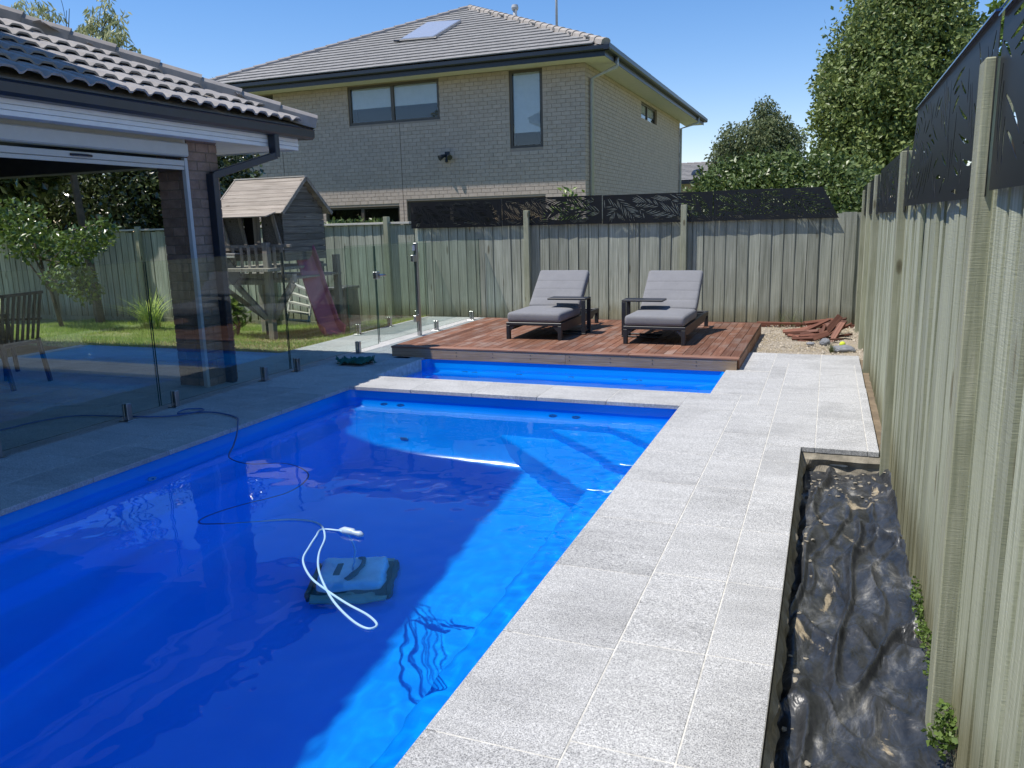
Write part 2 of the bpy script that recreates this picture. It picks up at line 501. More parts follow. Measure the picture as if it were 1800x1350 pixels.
def tube(bm, pts, r, seg=8, cap=True):
    pts = [V(p) for p in pts]
    rings = []
    prev = None
    for i, p in enumerate(pts):
        a = pts[max(0, i - 1)]
        b_ = pts[min(len(pts) - 1, i + 1)]
        t = (b_ - a).normalized()
        if prev is None:
            up = V((0, 0, 1)) if abs(t.z) < 0.9 else V((1, 0, 0))
            nx = t.cross(up).normalized()
        else:
            nx = (prev - t * prev.dot(t)).normalized()
        prev = nx
        ny = t.cross(nx)
        rr = r[i] if isinstance(r, (list, tuple)) else r
        rings.append([bm.verts.new(p + nx * (cos(2 * pi * k / seg) * rr) + ny * (sin(2 * pi * k / seg) * rr)) for k in range(seg)])
    for a, b_ in zip(rings, rings[1:]):
        for k in range(seg):
            bm.faces.new((a[k], a[(k + 1) % seg], b_[(k + 1) % seg], b_[k]))
    if cap:
        bm.faces.new(rings[0][::-1])
        bm.faces.new(rings[-1])

def prism(bm, poly, axis, a0, a1):
    """extrude 2D polygon along axis: axis 'y' poly=(x,z); 'x' poly=(y,z); 'z' poly=(x,y)"""
    def P(u, v, a):
        return {'y': (u, a, v), 'x': (a, u, v), 'z': (u, v, a)}[axis]
    A = [bm.verts.new(P(u, v, a0)) for u, v in poly]
    B = [bm.verts.new(P(u, v, a1)) for u, v in poly]
    n = len(poly)
    bm.faces.new(A)
    bm.faces.new(B[::-1])
    for i in range(n):
        bm.faces.new((A[i], B[i], B[(i + 1) % n], A[(i + 1) % n]))

def spline(pts, n=8):
    out = []
    P = [V(p) for p in pts]
    P = [P[0] * 2 - P[1]] + P + [P[-1] * 2 - P[-2]]
    for i in range(1, len(P) - 2):
        a, b_, c, d = P[i - 1:i + 3]
        for k in range(n):
            t = k / n
            out.append(0.5 * ((2 * b_) + (c - a) * t + (2 * a - 5 * b_ + 4 * c - d) * t * t + (3 * b_ - a - 3 * c + d) * t ** 3))
    out.append(P[-2].copy())
    return out

def link(name, me, parent=None, **kw):
    o = bpy.data.objects.new(name, me)
    C.objects.link(o)
    if parent is not None:
        o.parent = parent
        if not kw.get('local'):
            p = parent
            off = V((0, 0, 0))
            while p is not None:
                off += p.location
                p = p.parent
            o.location = -off
    for k in ('label', 'category', 'group', 'kind'):
        if kw.get(k):
            o[k] = kw[k]
    return o

def mesh(name, bm, mat, smooth=False, recalc=True):
    if recalc:
        bmesh.ops.recalc_face_normals(bm, faces=bm.faces[:])
    me = bpy.data.meshes.new(name)
    bm.to_mesh(me)
    bm.free()
    me.materials.append(M[mat] if isinstance(mat, str) else mat)
    if smooth:
        me.shade_smooth()
    return me

def obj(name, bm, mat, parent=None, smooth=False, recalc=True, **kw):
    return link(name, mesh(name, bm, mat, smooth, recalc), parent, **kw)

def thing(name, label, cat, loc=(0, 0, 0), group=None):
    o = bpy.data.objects.new(name, None)
    o.empty_display_size = 0.1
    C.objects.link(o)
    o.location = loc
    o['label'] = label
    o['category'] = cat
    if group:
        o['group'] = group
    return o

def B():
    return bmesh.new()

def boxobj(name, x0, x1, y0, y1, z0, z1, mat, parent=None, bev=0.004, **kw):
    bm = B()
    if bev:
        bbox(bm, x0, x1, y0, y1, z0, z1, bev)
    else:
        box(bm, x0, x1, y0, y1, z0, z1)
    return obj(name, bm, mat, parent, **kw)

_unit = {}
def piece(name, mat, x0, x1, y0, y1, z0, z1, parent, bev=0.003, rot=None, **kw):
    """a cheap piece: shares a bevelled box mesh among pieces of the same (rounded) size"""
    key = (mat, round(x1 - x0, 3), round(y1 - y0, 3), round(z1 - z0, 3), bev)
    if key not in _unit:
        bm = B()
        hx, hy, hz = key[1] / 2, key[2] / 2, key[3] / 2
        if bev:
            bbox(bm, -hx, hx, -hy, hy, -hz, hz, bev)
        else:
            box(bm, -hx, hx, -hy, hy, -hz, hz)
        _unit[key] = mesh(name, bm, mat)
    o = link(name, _unit[key], parent, **kw)
    o.location = o.location + V(((x0 + x1) / 2, (y0 + y1) / 2, (z0 + z1) / 2))
    if rot:
        o.rotation_euler = rot
    return o

# ------------------------------------------------------------ ground
PX0, PX1, PY0, PY1 = -4.275, -1.04, -1.8, 6.465      # pool opening
SX0, SX1, SY0, SY1 = -4.30, -0.90, 6.95, 8.13      # spa opening

bm = B()
def rect(bm, x0, x1, y0, y1, z):
    bm.faces.new([bm.verts.new(p) for p in ((x0, y0, z), (x1, y0, z), (x1, y1, z), (x0, y1, z))])
gx = [-300, -4.6, -0.75, 300]
gy = [-300, -2.1, 8.3, 500]
for i in range(3):
    for j in range(3):
        if i == 1 and j == 1:
            continue
        rect(bm, gx[i], gx[i + 1], gy[j], gy[j + 1], -0.34)
obj('ground', bm, 'ground', kind='structure')

# lawn sheet beyond the paving, sloping down to the back fence
def lawn_z(x, y):
    return -0.025 - 0.2 * max(0, min(1, (y - 8.6) / 3.0)) * max(0, min(1, (-x - 6.3) / 2.0)) + 0.012 * noise.noise(V((x * 2, y * 2, 0)))
bm = B()
NX, NY = 40, 24
vv = [[bm.verts.new((-16 + 9.78 * i / NX, 7.9 + 4.3 * j / NY, lawn_z(-16 + 9.78 * i / NX, 7.9 + 4.3 * j / NY))) for i in range(NX + 1)] for j in range(NY + 1)]
for j in range(NY):
    for i in range(NX):
        bm.faces.new((vv[j][i], vv[j][i + 1], vv[j + 1][i + 1], vv[j + 1][i]))
obj('lawn', bm, 'ground', kind='structure', smooth=True)
bm = B()
rg = random.Random(3)
for k in range(52000):
    x = rg.uniform(-14, -6.25)
    y = rg.uniform(7.93, 12.0)
    dry = noise.noise(V((x * 1.1, y * 1.6, 4)))
    if dry > 0.22 and rg.random() < 0.75:
        continue
    if x > -8.6 and y < 8.55 + 0.3 * noise.noise(V((x * 3, 0, 1))) and rg.random() < 0.7:
        continue
    z = lawn_z(x, y)
    h = rg.uniform(0.025, 0.065) * (1.2 if dry < 0 else 0.8)
    a = rg.uniform(0, pi)
    wd = 0.0035
    lx, ly = rg.uniform(-0.5, 0.5) * h, rg.uniform(-0.5, 0.5) * h
    p = V((x, y, z))
    vs = [bm.verts.new(p + V((cos(a) * wd, sin(a) * wd, 0))), bm.verts.new(p - V((cos(a) * wd, sin(a) * wd, 0))), bm.verts.new(p + V((lx, ly, h)))]
    bm.faces.new(vs)
obj('grass', bm, 'grass', kind='stuff', recalc=False, label='short green lawn in front of the left back fence', category='grass')
bm = B()
for k in range(9000):
    x = rg.uniform(-8.7, -6.25) if k % 3 else rg.uniform(-13, -6.25)
    y = rg.uniform(7.96, 9.3) if k % 3 else rg.uniform(7.95, 8.6)
    z = lawn_z(x, y)
    h = rg.uniform(0.015, 0.05)
    a = rg.uniform(0, pi)
    p = V((x, y, z))
    vs = [bm.verts.new(p + V((cos(a) * .004, sin(a) * .004, 0))), bm.verts.new(p - V((cos(a) * .004, sin(a) * .004, 0))), bm.verts.new(p + V((rg.uniform(-1, 1) * h, rg.uniform(-1, 1) * h, h * 0.7)))]
    bm.faces.new(vs)
obj('dry_grass', bm, 'straw', kind='stuff', recalc=False, label='dry straw coloured grass beside the paving', category='grass')

# gravel corner
bm = B()
N = 22
vv = [[bm.verts.new((-4.9 + 5.5 * i / 44, 9.2 + 3.0 * j / N, -0.035 + 0.03 * noise.noise(V((i * .3, j * .3, 0))) - 0.06 * (0 if j < 20 else 0.4))) for i in range(45)] for j in range(N + 1)]
for j in range(N):
    for i in range(44):
        bm.faces.new((vv[j][i], vv[j][i + 1], vv[j + 1][i + 1], vv[j + 1][i]))
obj('gravel_bed', bm, 'gravel', kind='structure', smooth=True)
bm = B()
for k in range(2600):
    x, y = rg.uniform(-0.78, 0.42), rg.uniform(9.3, 11.9)
    r = rg.uniform(0.006, 0.016)
    if rg.random() < 0.02:
        r *= 2
    c = V((x, y, -0.03 + r * 0.3))
    q = [c + V((rg.uniform(.6, 1) * r * cos(a), rg.uniform(.6, 1) * r * sin(a), 0)) for a in (0, 1.26, 2.5, 3.8, 5.0)]
    top = bm.verts.new(c + V((0, 0, r * 0.8)))
    q = [bm.verts.new(v) for v in q]
    for i in range(5):
        bm.faces.new((q[i], q[(i + 1) % 5], top))
obj('gravel', bm, plain('pebble_mix', (0.42, 0.37, 0.30), 0.9, var=0.5, nscale=40), kind='stuff', recalc=False, label='loose gravel and crushed rock in the back right corner', category='gravel')
bm = B()
for k in range(2600):
    x, y = rg.uniform(-0.75, 0.35), rg.uniform(9.5, 11.8)
    if noise.noise(V((x * 3, y * 3, 9))) < -0.05:
        continue
    p = V((x, y, -0.02))
    a = rg.uniform(0, 2 * pi)
    L = rg.uniform(0.03, 0.1)
    d = V((cos(a), sin(a), rg.uniform(0, 0.35))) * L
    s = V((-sin(a), cos(a), 0)) * 0.002
    bm.faces.new([bm.verts.new(p + s), bm.verts.new(p - s), bm.verts.new(p + d)])
obj('straw', bm, 'straw', kind='stuff', recalc=False, label='dry straw strewn over the gravel by the offcut heap', category='straw')

# ------------------------------------------------------------ paving
bm = B()
TOP = -0.002
def bed(x0, x1, y0, y1):
    box(bm, x0, x1, y0, y1, -0.30, TOP)
bed(-1.035, -0.107, -1.8, 0.9); bed(-1.035, -0.107, 0.9, 6.47); bed(-0.107, 0.48, -1.8, 0.95)
bed(-0.89, -0.107, 6.94, 9.26); bed(-1.035, -0.107, 6.47, 6.94)
bed(-0.107, 0.355, 5.44, 9.26)
bed(-4.285, -1.035, 6.47, 6.94)
bed(-9.6, -4.285, -1.8, 7.99); bed(-4.285, -1.035, -2.3, -1.81); bed(-6.26, -4.31, 7.99, 8.12); bed(-6.26, -4.31, 8.12, 11.93)
paving = obj('paving', bm, 'grout', kind='structure')

bm = B(); box(bm, 0.356, 0.50, 5.445, 9.26, -0.30, -0.035)
obj('soil_strip', bm, 'soil', kind='structure')
def tile(x0, x1, y0, y1, j=0.002, th=0.035, dz=0.0):
    if x1 - x0 < 0.03 or y1 - y0 < 0.03:
        return
    piece('paving_tile', 'granite', x0 + j, x1 - j, y0 + j, y1 - j, -th + dz, dz, paving, bev=0.0025)
def column(x0, x1, y0, y1, first, pitch=0.6):
    k = first
    while k > y0:
        k -= pitch
    ys = []
    while k < y1:
        a, b_ = max(k, y0), min(k + pitch, y1)
        tile(x0, x1, a, b_)
        k += pitch
column(-1.075, -0.64, 0.6, 6.43, 1.91, 0.63)
tile(-1.075, -0.64, 6.43, 6.955)
column(-0.905, -0.48, 6.96, 8.11, 6.96, 0.575)
column(-0.48, -0.33, 6.62, 8.7, 6.62, 0.6)
tile(-0.64, -0.33, 6.43, 6.62); tile(-0.64, -0.48, 6.62, 6.955)
column(-0.64, -0.33, 0.6, 6.43, 5.05, 0.61)
column(-0.33, -0.105, 0.9, 5.43, 5.05, 0.61)
column(-0.33, -0.02, 5.43, 8.7, 5.05, 0.61)
column(-0.02, 0.30, 5.43, 8.7, 5.05, 0.61)
tile(0.30, 0.368, 5.43, 6.3); tile(0.30, 0.366, 6.3, 7.5); tile(0.30, 0.362, 7.5, 8.7)
for a, b_ in ((-0.76, -0.48), (-0.48, -0.02), (-0.02, 0.36)):
    tile(a, b_, 8.7, 9.27)
tile(-0.76, -0.48, 8.13, 8.7)
# divider coping between pool and spa
for k in range(5):
    tile(-4.20 + 0.626 * k, -4.20 + 0.626 * (k + 1), 6.42, 6.96)
# left coping and field
column(-4.66, -4.235, 1.0, 6.42, 1.6, 0.63)
tile(-4.66, -4.20, 6.42, 6.96)
column(-4.66, -4.30, 6.96, 8.11, 6.96, 0.575)
def seen(x, y):
    return y > -x * 0.66
for i in range(8):
    x1 = -4.66 - 0.6 * i
    k = 2.0
    while k < 8.0:
        if seen(x1, k + 0.6):
            tile(x1 - 0.6, x1, k, min(k + 0.6, 8.0))
        k += 0.6
k = 8.0
while k < 11.9:
    tile(-6.26, -5.66, k, min(k + 0.6, 11.92)); tile(-5.66, -5.06, k, min(k + 0.6, 11.92))
    tile(-5.06, -4.30 if k < 8.0 else -4.46, k, min(k + 0.6, 11.92))
    k += 0.6
# rough mortar edge where the paving stops at the trench
bm = B()
rr = random.Random(5)
def rough_wall(bm, p0, p1, z0, z1, nrm, n=60, amp=0.02):
    rows = 7
    g = []
    for j in range(rows + 1):
        row = []
        for i in range(n + 1):
            t = i / n
            p = V(p0).lerp(V(p1), t)
            z = z0 + (z1 - z0) * j / rows
            d = amp * (0.4 + noise.noise(V((p.x * 9, p.y * 9, z * 22)))) * (1 if 0 < j < rows else 0) + 0.5 * amp * (1 - j / rows)
            row.append(bm.verts.new((p.x + nrm[0] * d, p.y + nrm[1] * d, z)))
        g.append(row)
    for j in range(rows):
        for i in range(n):
            bm.faces.new((g[j][i], g[j][i + 1], g[j + 1][i + 1], g[j + 1][i]))
rough_wall(bm, (-0.104, 0.95, 0), (-0.104, 5.437, 0), -0.3, -0.036, (1, 0), 160, 0.03)
rough_wall(bm, (-0.104, 5.437, 0), (0.47, 5.437, 0), -0.3, -0.036, (0, -1), 40, 0.045)
obj('mortar_edge', bm, 'mortar', paving)

# ------------------------------------------------------------ pool and spa shells
def ring(x0, x1, y0, y1, r, z, n=8):
    pts = []
    for cx, cy, a0 in ((x1 - r, y1 - r, 0), (x0 + r, y1 - r, pi / 2), (x0 + r, y0 + r, pi), (x1 - r, y0 + r, 3 * pi / 2)):
        for k in range(n + 1):
            a = a0 + pi / 2 * k / n
            pts.append((cx + r * cos(a), cy + r * sin(a), z))
    # subdivide the long sides
    out = []
    for i, p in enumerate(pts):
        out.append(p)
        q = pts[(i + 1) % len(pts)]
        if (i + 1) % (n + 1) == 0:
            for s in range(1, 12):
                t = s / 12
                out.append(tuple(p[c] + (q[c] - p[c]) * t for c in range(3)))
    return out
def shell(name, prof, label, x0, x1, y0, y1, cat):
    root = thing(name, label, cat, ((x0 + x1) / 2, (y0 + y1) / 2, prof[-1][5]))
    bm = B()
    rings = []
    for (il, ir, inn, ifar, r, z) in prof:
        rings.append([bm.verts.new(p) for p in ring(x0 + il, x1 - ir, y0 + inn, y1 - ifar, r, z)])
    for a, b_ in zip(rings, rings[1:]):
        n = len(a)
        for i in range(n):
            bm.faces.new((a[i], b_[i], b_[(i + 1) % n], a[(i + 1) % n]))
    bm.faces.new(rings[-1])
    if name == 'swimming_pool':          # floor rises towards the far end
        for v in bm.verts:
            if v.co.z < -0.8:
                t = (v.co.y + 1.8) / 8.2
                v.co.z = -0.8 + (v.co.z + 0.8) * (1.25 - 0.90 * t)
    me = mesh('shell', bm, 'gel', smooth=True)
    o = link('shell', me, root)
    o.cycles.is_caustics_receiver = True
    return root
WL = -0.115
pool = shell('swimming_pool', [
    (0, 0, 0, 0, 0.10, -0.02), (0.0, 0.0, 0, 0.0, 0.10, -0.10), (0.012, 0.012, 0, 0.01, 0.10, -0.20), (0.03, 0.016, 0, 0.035, 0.10, -0.26),
    (0.075, 0.02, 0, 0.08, 0.10, -0.30), (0.15, 0.024, 0, 0.14, 0.12, -0.34), (0.19, 0.03, 0, 0.19, 0.12, -0.375), (0.22, 0.04, 0, 0.22, 0.14, -0.43), (0.27, 0.055, 0, 0.30, 0.18, -0.62),
    (0.29, 0.075, 0.03, 0.33, 0.2, -0.68), (0.30, 0.11, 0.04, 0.345, 0.2, -0.71), (0.305, 0.42, 0.06, 0.352, 0.22, -0.72), (0.31, 0.45, 0.06, 0.36, 0.22, -0.735), (0.33, 0.465, 0.07, 0.375, 0.24, -0.77),
    (0.42, 0.470, 0.1, 0.45, 0.28, -1.05), (0.50, 0.473, 0.2, 0.52, 0.3, -1.42), (0.57, 0.50, 0.3, 0.60, 0.3, -1.60), (0.65, 0.56, 0.4, 0.70, 0.3, -1.68), (0.78, 0.72, 0.5, 0.84, 0.3, -1.71), (1.0, 0.92, 0.8, 1.05, 0.3, -1.715)],
    'bright blue fibreglass swimming pool running along the granite paving', PX0, PX1, PY0, PY1, 'swimming pool')
spa = shell('spa_pool', [
    (0, 0, 0, 0, 0.08, -0.02), (0, 0, 0, 0, 0.08, -0.10), (0.01, 0.01, 0.01, 0.01, 0.08, -0.20), (0.03, 0.03, 0.02, 0.03, 0.08, -0.25), (0.2, 0.2, 0.1, 0.16, 0.1, -0.28), (0.23, 0.23, 0.12, 0.18, 0.1, -0.33),
    (0.26, 0.26, 0.14, 0.2, 0.1, -0.5), (0.3, 0.3, 0.2, 0.3, 0.1, -0.55), (0.5, 0.5, 0.3, 0.4, 0.1, -0.56), (0.55, 0.55, 0.35, 0.42, 0.1, -0.75), (0.65, 0.65, 0.4, 0.48, 0.08, -0.8)],
    'narrow bright blue spa in front of the timber deck', SX0, SX1, SY0, SY1, 'spa')
def steps(poly, z0, z1, r, parent, name='step'):
    bm = B()
    n = len(poly)
    bot = [bm.verts.new((x, y, z0)) for x, y in poly]
    cx, cy = sum(p[0] for p in poly) / n, sum(p[1] for p in poly) / n
    top = [bm.verts.new((x + (cx - x) * 0.05, y + (cy - y) * 0.05, z1)) for x, y in poly]
    bm.faces.new(top)
    for i in range(n):
        bm.faces.new((bot[i], bot[(i + 1) % n], top[(i + 1) % n], top[i]))
    bmesh.ops.recalc_face_normals(bm, faces=bm.faces[:])
    bmesh.ops.bevel(bm, geom=[e for e in bm.edges if len(e.link_faces) == 2], offset=0.045, segments=4, affect='EDGES', profile=0.5)
    o = obj(name, bm, 'gel', parent, smooth=True)
    o.cycles.is_caustics_receiver = True
    return o
steps([(-2.66, 6.5), (-2.60, 6.13), (-1.66, 5.20), (-1.50, 5.02), (-0.95, 5.02), (-0.95, 6.5)], -1.75, -0.70, 0.05, pool)
steps([(-2.22, 6.5), (-2.16, 6.22), (-1.60, 5.70), (-1.36, 5.42), (-0.95, 5.42), (-0.95, 6.5)], -0.8, -0.50, 0.05, pool)
steps([(-1.72, 6.5), (-1.66, 6.26), (-1.30, 5.92), (-1.18, 5.78), (-0.95, 5.78), (-0.95, 6.5)], -0.6, -0.315, 0.05, pool)
def jet(x, y, z, nrm, parent):
    mm, L = frame_of((x, y, z), V((x, y, z)) + V(nrm) * 0.02)
    bm = B()
    for (r0, r1, z0, z1) in ((0.036, 0.036, 0, 0.008), (0.036, 0.024, 0.008, 0.016), (0.024, 0.013, 0.016, 0.010)):
        a = [bm.verts.new(mm @ V((cos(2 * pi * k / 16) * r0, sin(2 * pi * k / 16) * r0, z0))) for k in range(16)]
        c = [bm.verts.new(mm @ V((cos(2 * pi * k / 16) * r1, sin(2 * pi * k / 16) * r1, z1))) for k in range(16)]
        for k in range(16):
            bm.faces.new((a[k], a[(k + 1) % 16], c[(k + 1) % 16], c[k]))
    obj('jet_nozzle', bm, 'jet', parent, recalc=True)
for x in (-3.86, -3.68, -2.17, -1.96):
    jet(x, PY1 - 0.055, -0.27, (0, -0.7, 0.7), pool)
for x in (-3.78, -3.66, -3.12, -2.52, -1.93, -1.78):
    jet(x, SY1 - 0.05, -0.26, (0, -0.7, 0.7), spa)
jet(PX0 + 0.03, 3.95, -0.25, (1, 0, 0.3), pool)
boxobj('suction_cover_glint', -3.45, -3.38, 5.965, 5.99, -0.97, -0.90, 'white', pool, 0.01)  # white suction cover, also standing in for a white glint on the wall

def water(name, x0, x1, y0, y1, step, amp, seed):
    nx, ny = int((x1 - x0) / step), int((y1 - y0) / step)
    vs, fs = [], []
    for j in range(ny + 1):
        for i in range(nx + 1):
            x, y = x0 + (x1 - x0) * i / nx, y0 + (y1 - y0) * j / ny
            # return jets stir the right-hand side
            k = 0.5 + 2.8 * max(0, min(1, (x + 2.1) / 0.9)) + 0.8 * max(0, noise.noise(V((x * 0.8, y * 0.8, seed))))
            z = 0.0022 * noise.noise(V((x * 3.0, y * 3.0, seed))) + 0.0011 * k * noise.noise(V((x * 8, y * 8, seed + 2))) + 0.00045 * k * noise.noise(V((x * 19, y * 17, seed + 5)))
            for cx, cy, a in ((-1.32, 3.65, 0.0013), (-1.40, 5.15, 0.0010), (-1.5, 2.4, 0.0006), (-1.7, 4.55, 0.0006)):
                d = hypot(x - cx, y - cy)
                z += a / amp * sin(d * 70) * math.exp(-d * 7)
            vs.append((x, y, WL + amp * z))
    for j in range(ny):
        for i in range(nx):
            a = j * (nx + 1) + i
            fs.append((a, a + 1, a + nx + 2, a + nx + 1))
    me = bpy.data.meshes.new(name)
    me.from_pydata(vs, [], fs)
    me.materials.append(M['water'])
    me.shade_smooth()
    o = link(name, me, kind='structure')
    o.cycles.is_caustics_caster = True
    return o
water('water', PX0 + 0.005, PX1 - 0.005, PY0, PY1 - 0.005, 0.02, 0.8, 1.0)
water('water', SX0 + 0.003, SX1 - 0.003, SY0 + 0.003, SY1 - 0.003, 0.03, 0.6, 8.0)

# ------------------------------------------------------------ timber deck
DZ = 0.12
deck = thing('timber_deck', 'low reddish brown timber deck under the two sun loungers', 'deck', (-2.77, 9.5, 0))
x = -4.75
k = 0
while x < -0.88:
    wdt = 0.0925
    piece('deck_board', 'deck', x, x + wdt, 8.225, 10.97 - rnd.uniform(0, 0.006), DZ - 0.022, DZ, deck, bev=0.002)
    x += 0.0968
    k += 1
boxobj('deck_board', x, -0.785, 8.225, 10.97, DZ - 0.022, DZ, 'deck', deck, 0.002)
cuts = [-4.75, -3.2, -1.9, -0.78]
for a, b_ in zip(cuts, cuts[1:]):
    boxobj('nosing_board', a + 0.001, b_ - 0.001, 8.115, 8.221, DZ - 0.022, DZ, 'nosing', deck, 0.004)
for a, b_ in ((-4.74, -2.6), (-2.598, -0.80)):
    boxobj('fascia_board', a, b_, 8.119, 8.141, -0.02, DZ - 0.0225, 'deck_x', deck, 0.002)
boxobj('side_board', -0.80, -0.78, 8.165, 10.96, -0.03, DZ - 0.0225, 'deck', deck, 0.002)
boxobj('side_board', -4.745, -4.725, 8.165, 10.96, -0.02, DZ - 0.0225, 'deck', deck, 0.002)
bm = B()
for y in (8.25, 8.7, 9.15, 9.6, 10.05, 10.5, 10.9):
    box(bm, -4.72, -0.81, y, y + 0.045, -0.03, DZ - 0.0235)
obj('joist', bm, 'deck_x', deck, kind='stuff')
bm = B()
for x, y in [(-3.9 + 0.45 * i, 8.139) for i in range(8)]:
    for z in (0.03, 0.07):
        box(bm, x - 0.004, x + 0.004, 8.116, 8.121, z - 0.004, z + 0.004)
obj('screw_head', bm, 'darkmetal', deck, kind='stuff')

# ------------------------------------------------------------ back fence, right fence
def paling_mesh(name, wd, th, h, mat, seed):
    r = random.Random(seed)
    bm = B()
    n = 5
    rows = []
    for i in range(n + 1):
        z = h * i / n
        dx = 0.003 * r.uniform(-1, 1)
        rows.append([bm.verts.new(p) for p in ((-wd / 2 + dx, -th / 2, z), (wd / 2 + dx, -th / 2, z), (wd / 2 + dx, th / 2, z), (-wd / 2 + dx, th / 2, z))])
    for a, b_ in zip(rows, rows[1:]):
        for k in range(4):
            bm.faces.new((a[k], a[(k + 1) % 4], b_[(k + 1) % 4], b_[k]))
    bm.faces.new(rows[0][::-1])
    bm.faces.new(rows[-1])
    return mesh(name, bm, mat)
def palings(fence, axis, a0, a1, face, base, top, pitch, mat, seed=1, inward=-1, wd=0.1, wu=0.1, reveal=0.016):
    """lapped palings; axis 'x' runs along x at y=face; axis 'y' runs along y at x=face"""
    r = random.Random(seed)
    over = [paling_mesh('paling', wd, 0.016, 1, mat, seed + i) for i in range(4)]
    under = [paling_mesh('paling', wu, 0.016, 1, mat, seed + 9 + i) for i in range(4)]
    a = a0
    while a < a1:
        for kind in (0, 1):
            me = r.choice(under if kind else over)
            o = link('paling', me, fence)
            p = a + (pitch / 2 if kind else 0) + r.uniform(-0.006, 0.006)
            d = face + (reveal if kind else 0) * (-inward) + r.uniform(-0.0015, 0.0015)
            zb = base + r.uniform(-0.03, 0.02)
            h = top + r.uniform(-0.015, 0.012) - zb
            if axis == 'x':
                o.location = o.location + V((p, d, zb))
                o.rotation_euler = (0, r.gauss(0, 0.003), r.gauss(0, 0.03))
            else:
                o.location = o.location + V((d, p, zb))
                o.rotation_euler = (r.gauss(0, 0.003), 0, pi / 2 + r.gauss(0, 0.03))
            o.scale = (1, 1, h)
        a += pitch
bf = thing('paling_fence', 'grey green timber paling fence along the back of the yard', 'fence', (-6, 12, 0))
palings(bf, 'x', -8.1, 0.35, 11.985, -0.12, 1.53, 0.158, 'fence', 1, wd=0.142, wu=0.1, reveal=0.022)
palings(bf, 'x', -16.5, -8.12, 11.985, -0.28, 1.52, 0.158, 'fence', 2, wd=0.138, wu=0.1, reveal=0.022)
for x, z in ((-1.98, 1.70), (-4.42, 1.69), (-6.93, 1.66), (-9.4, 1.62), (-12.42, 1.62), (-14.9, 1.6)):
    piece('fence_post', 'post', x - 0.042, x + 0.042, 11.885, 11.972, -0.3, z, bf, bev=0.004)
for z in (0.15, 0.75, 1.32):
    boxobj('fence_rail', -16.5, 0.4, 12.012, 12.05, z, z + 0.07, 'fence', bf, 0.003)
for a, b_ in ((-8.15, -6.98), (-6.88, -6.50), (-12.38, -10.2), (-10.2, -8.16), (-16.4, -12.46)):
    boxobj('capping_rail', a, b_, 11.93, 12.04, 1.535, 1.57, 'white_wood', bf, 0.004)
boxobj('plinth_board', -16.4, -8.2, 11.955, 11.975, -0.33, -0.14, 'fence', bf, 0.003)
boxobj('plinth_board', -4.4, 0.4, 11.955, 11.975, -0.16, -0.0, 'offcut', bf, 0.003)

rf = thing('paling_fence', 'tall green grey lapped paling fence along the right side', 'fence', (0.5, 6, 0))
palings(rf, 'y', 0.75, 12.0, 0.432, -0.16, 1.62, 0.158, 'fence_new', 30, wd=0.112, wu=0.11, reveal=0.024)
for y, x, z, lean in ((2.60, 0.372, 1.91, 0.01), (5.38, 0.372, 1.86, 0.005), (8.45, 0.372, 1.86, 0.0), (9.95, 0.372, 1.84, 0.0), (11.4, 0.372, 1.80, 0), (0.2, 0.372, 1.9, 0)):
    piece('fence_post', 'post', x, x + 0.080, y, y + 0.095, -0.3, z, rf, bev=0.004, rot=(-lean * 1.5, 0, 0))
for z in (0.15, 0.75, 1.32):
    boxobj('fence_rail', 0.466, 0.504, 0.0, 11.95, z, z + 0.07, 'fence_new', rf, 0.003)

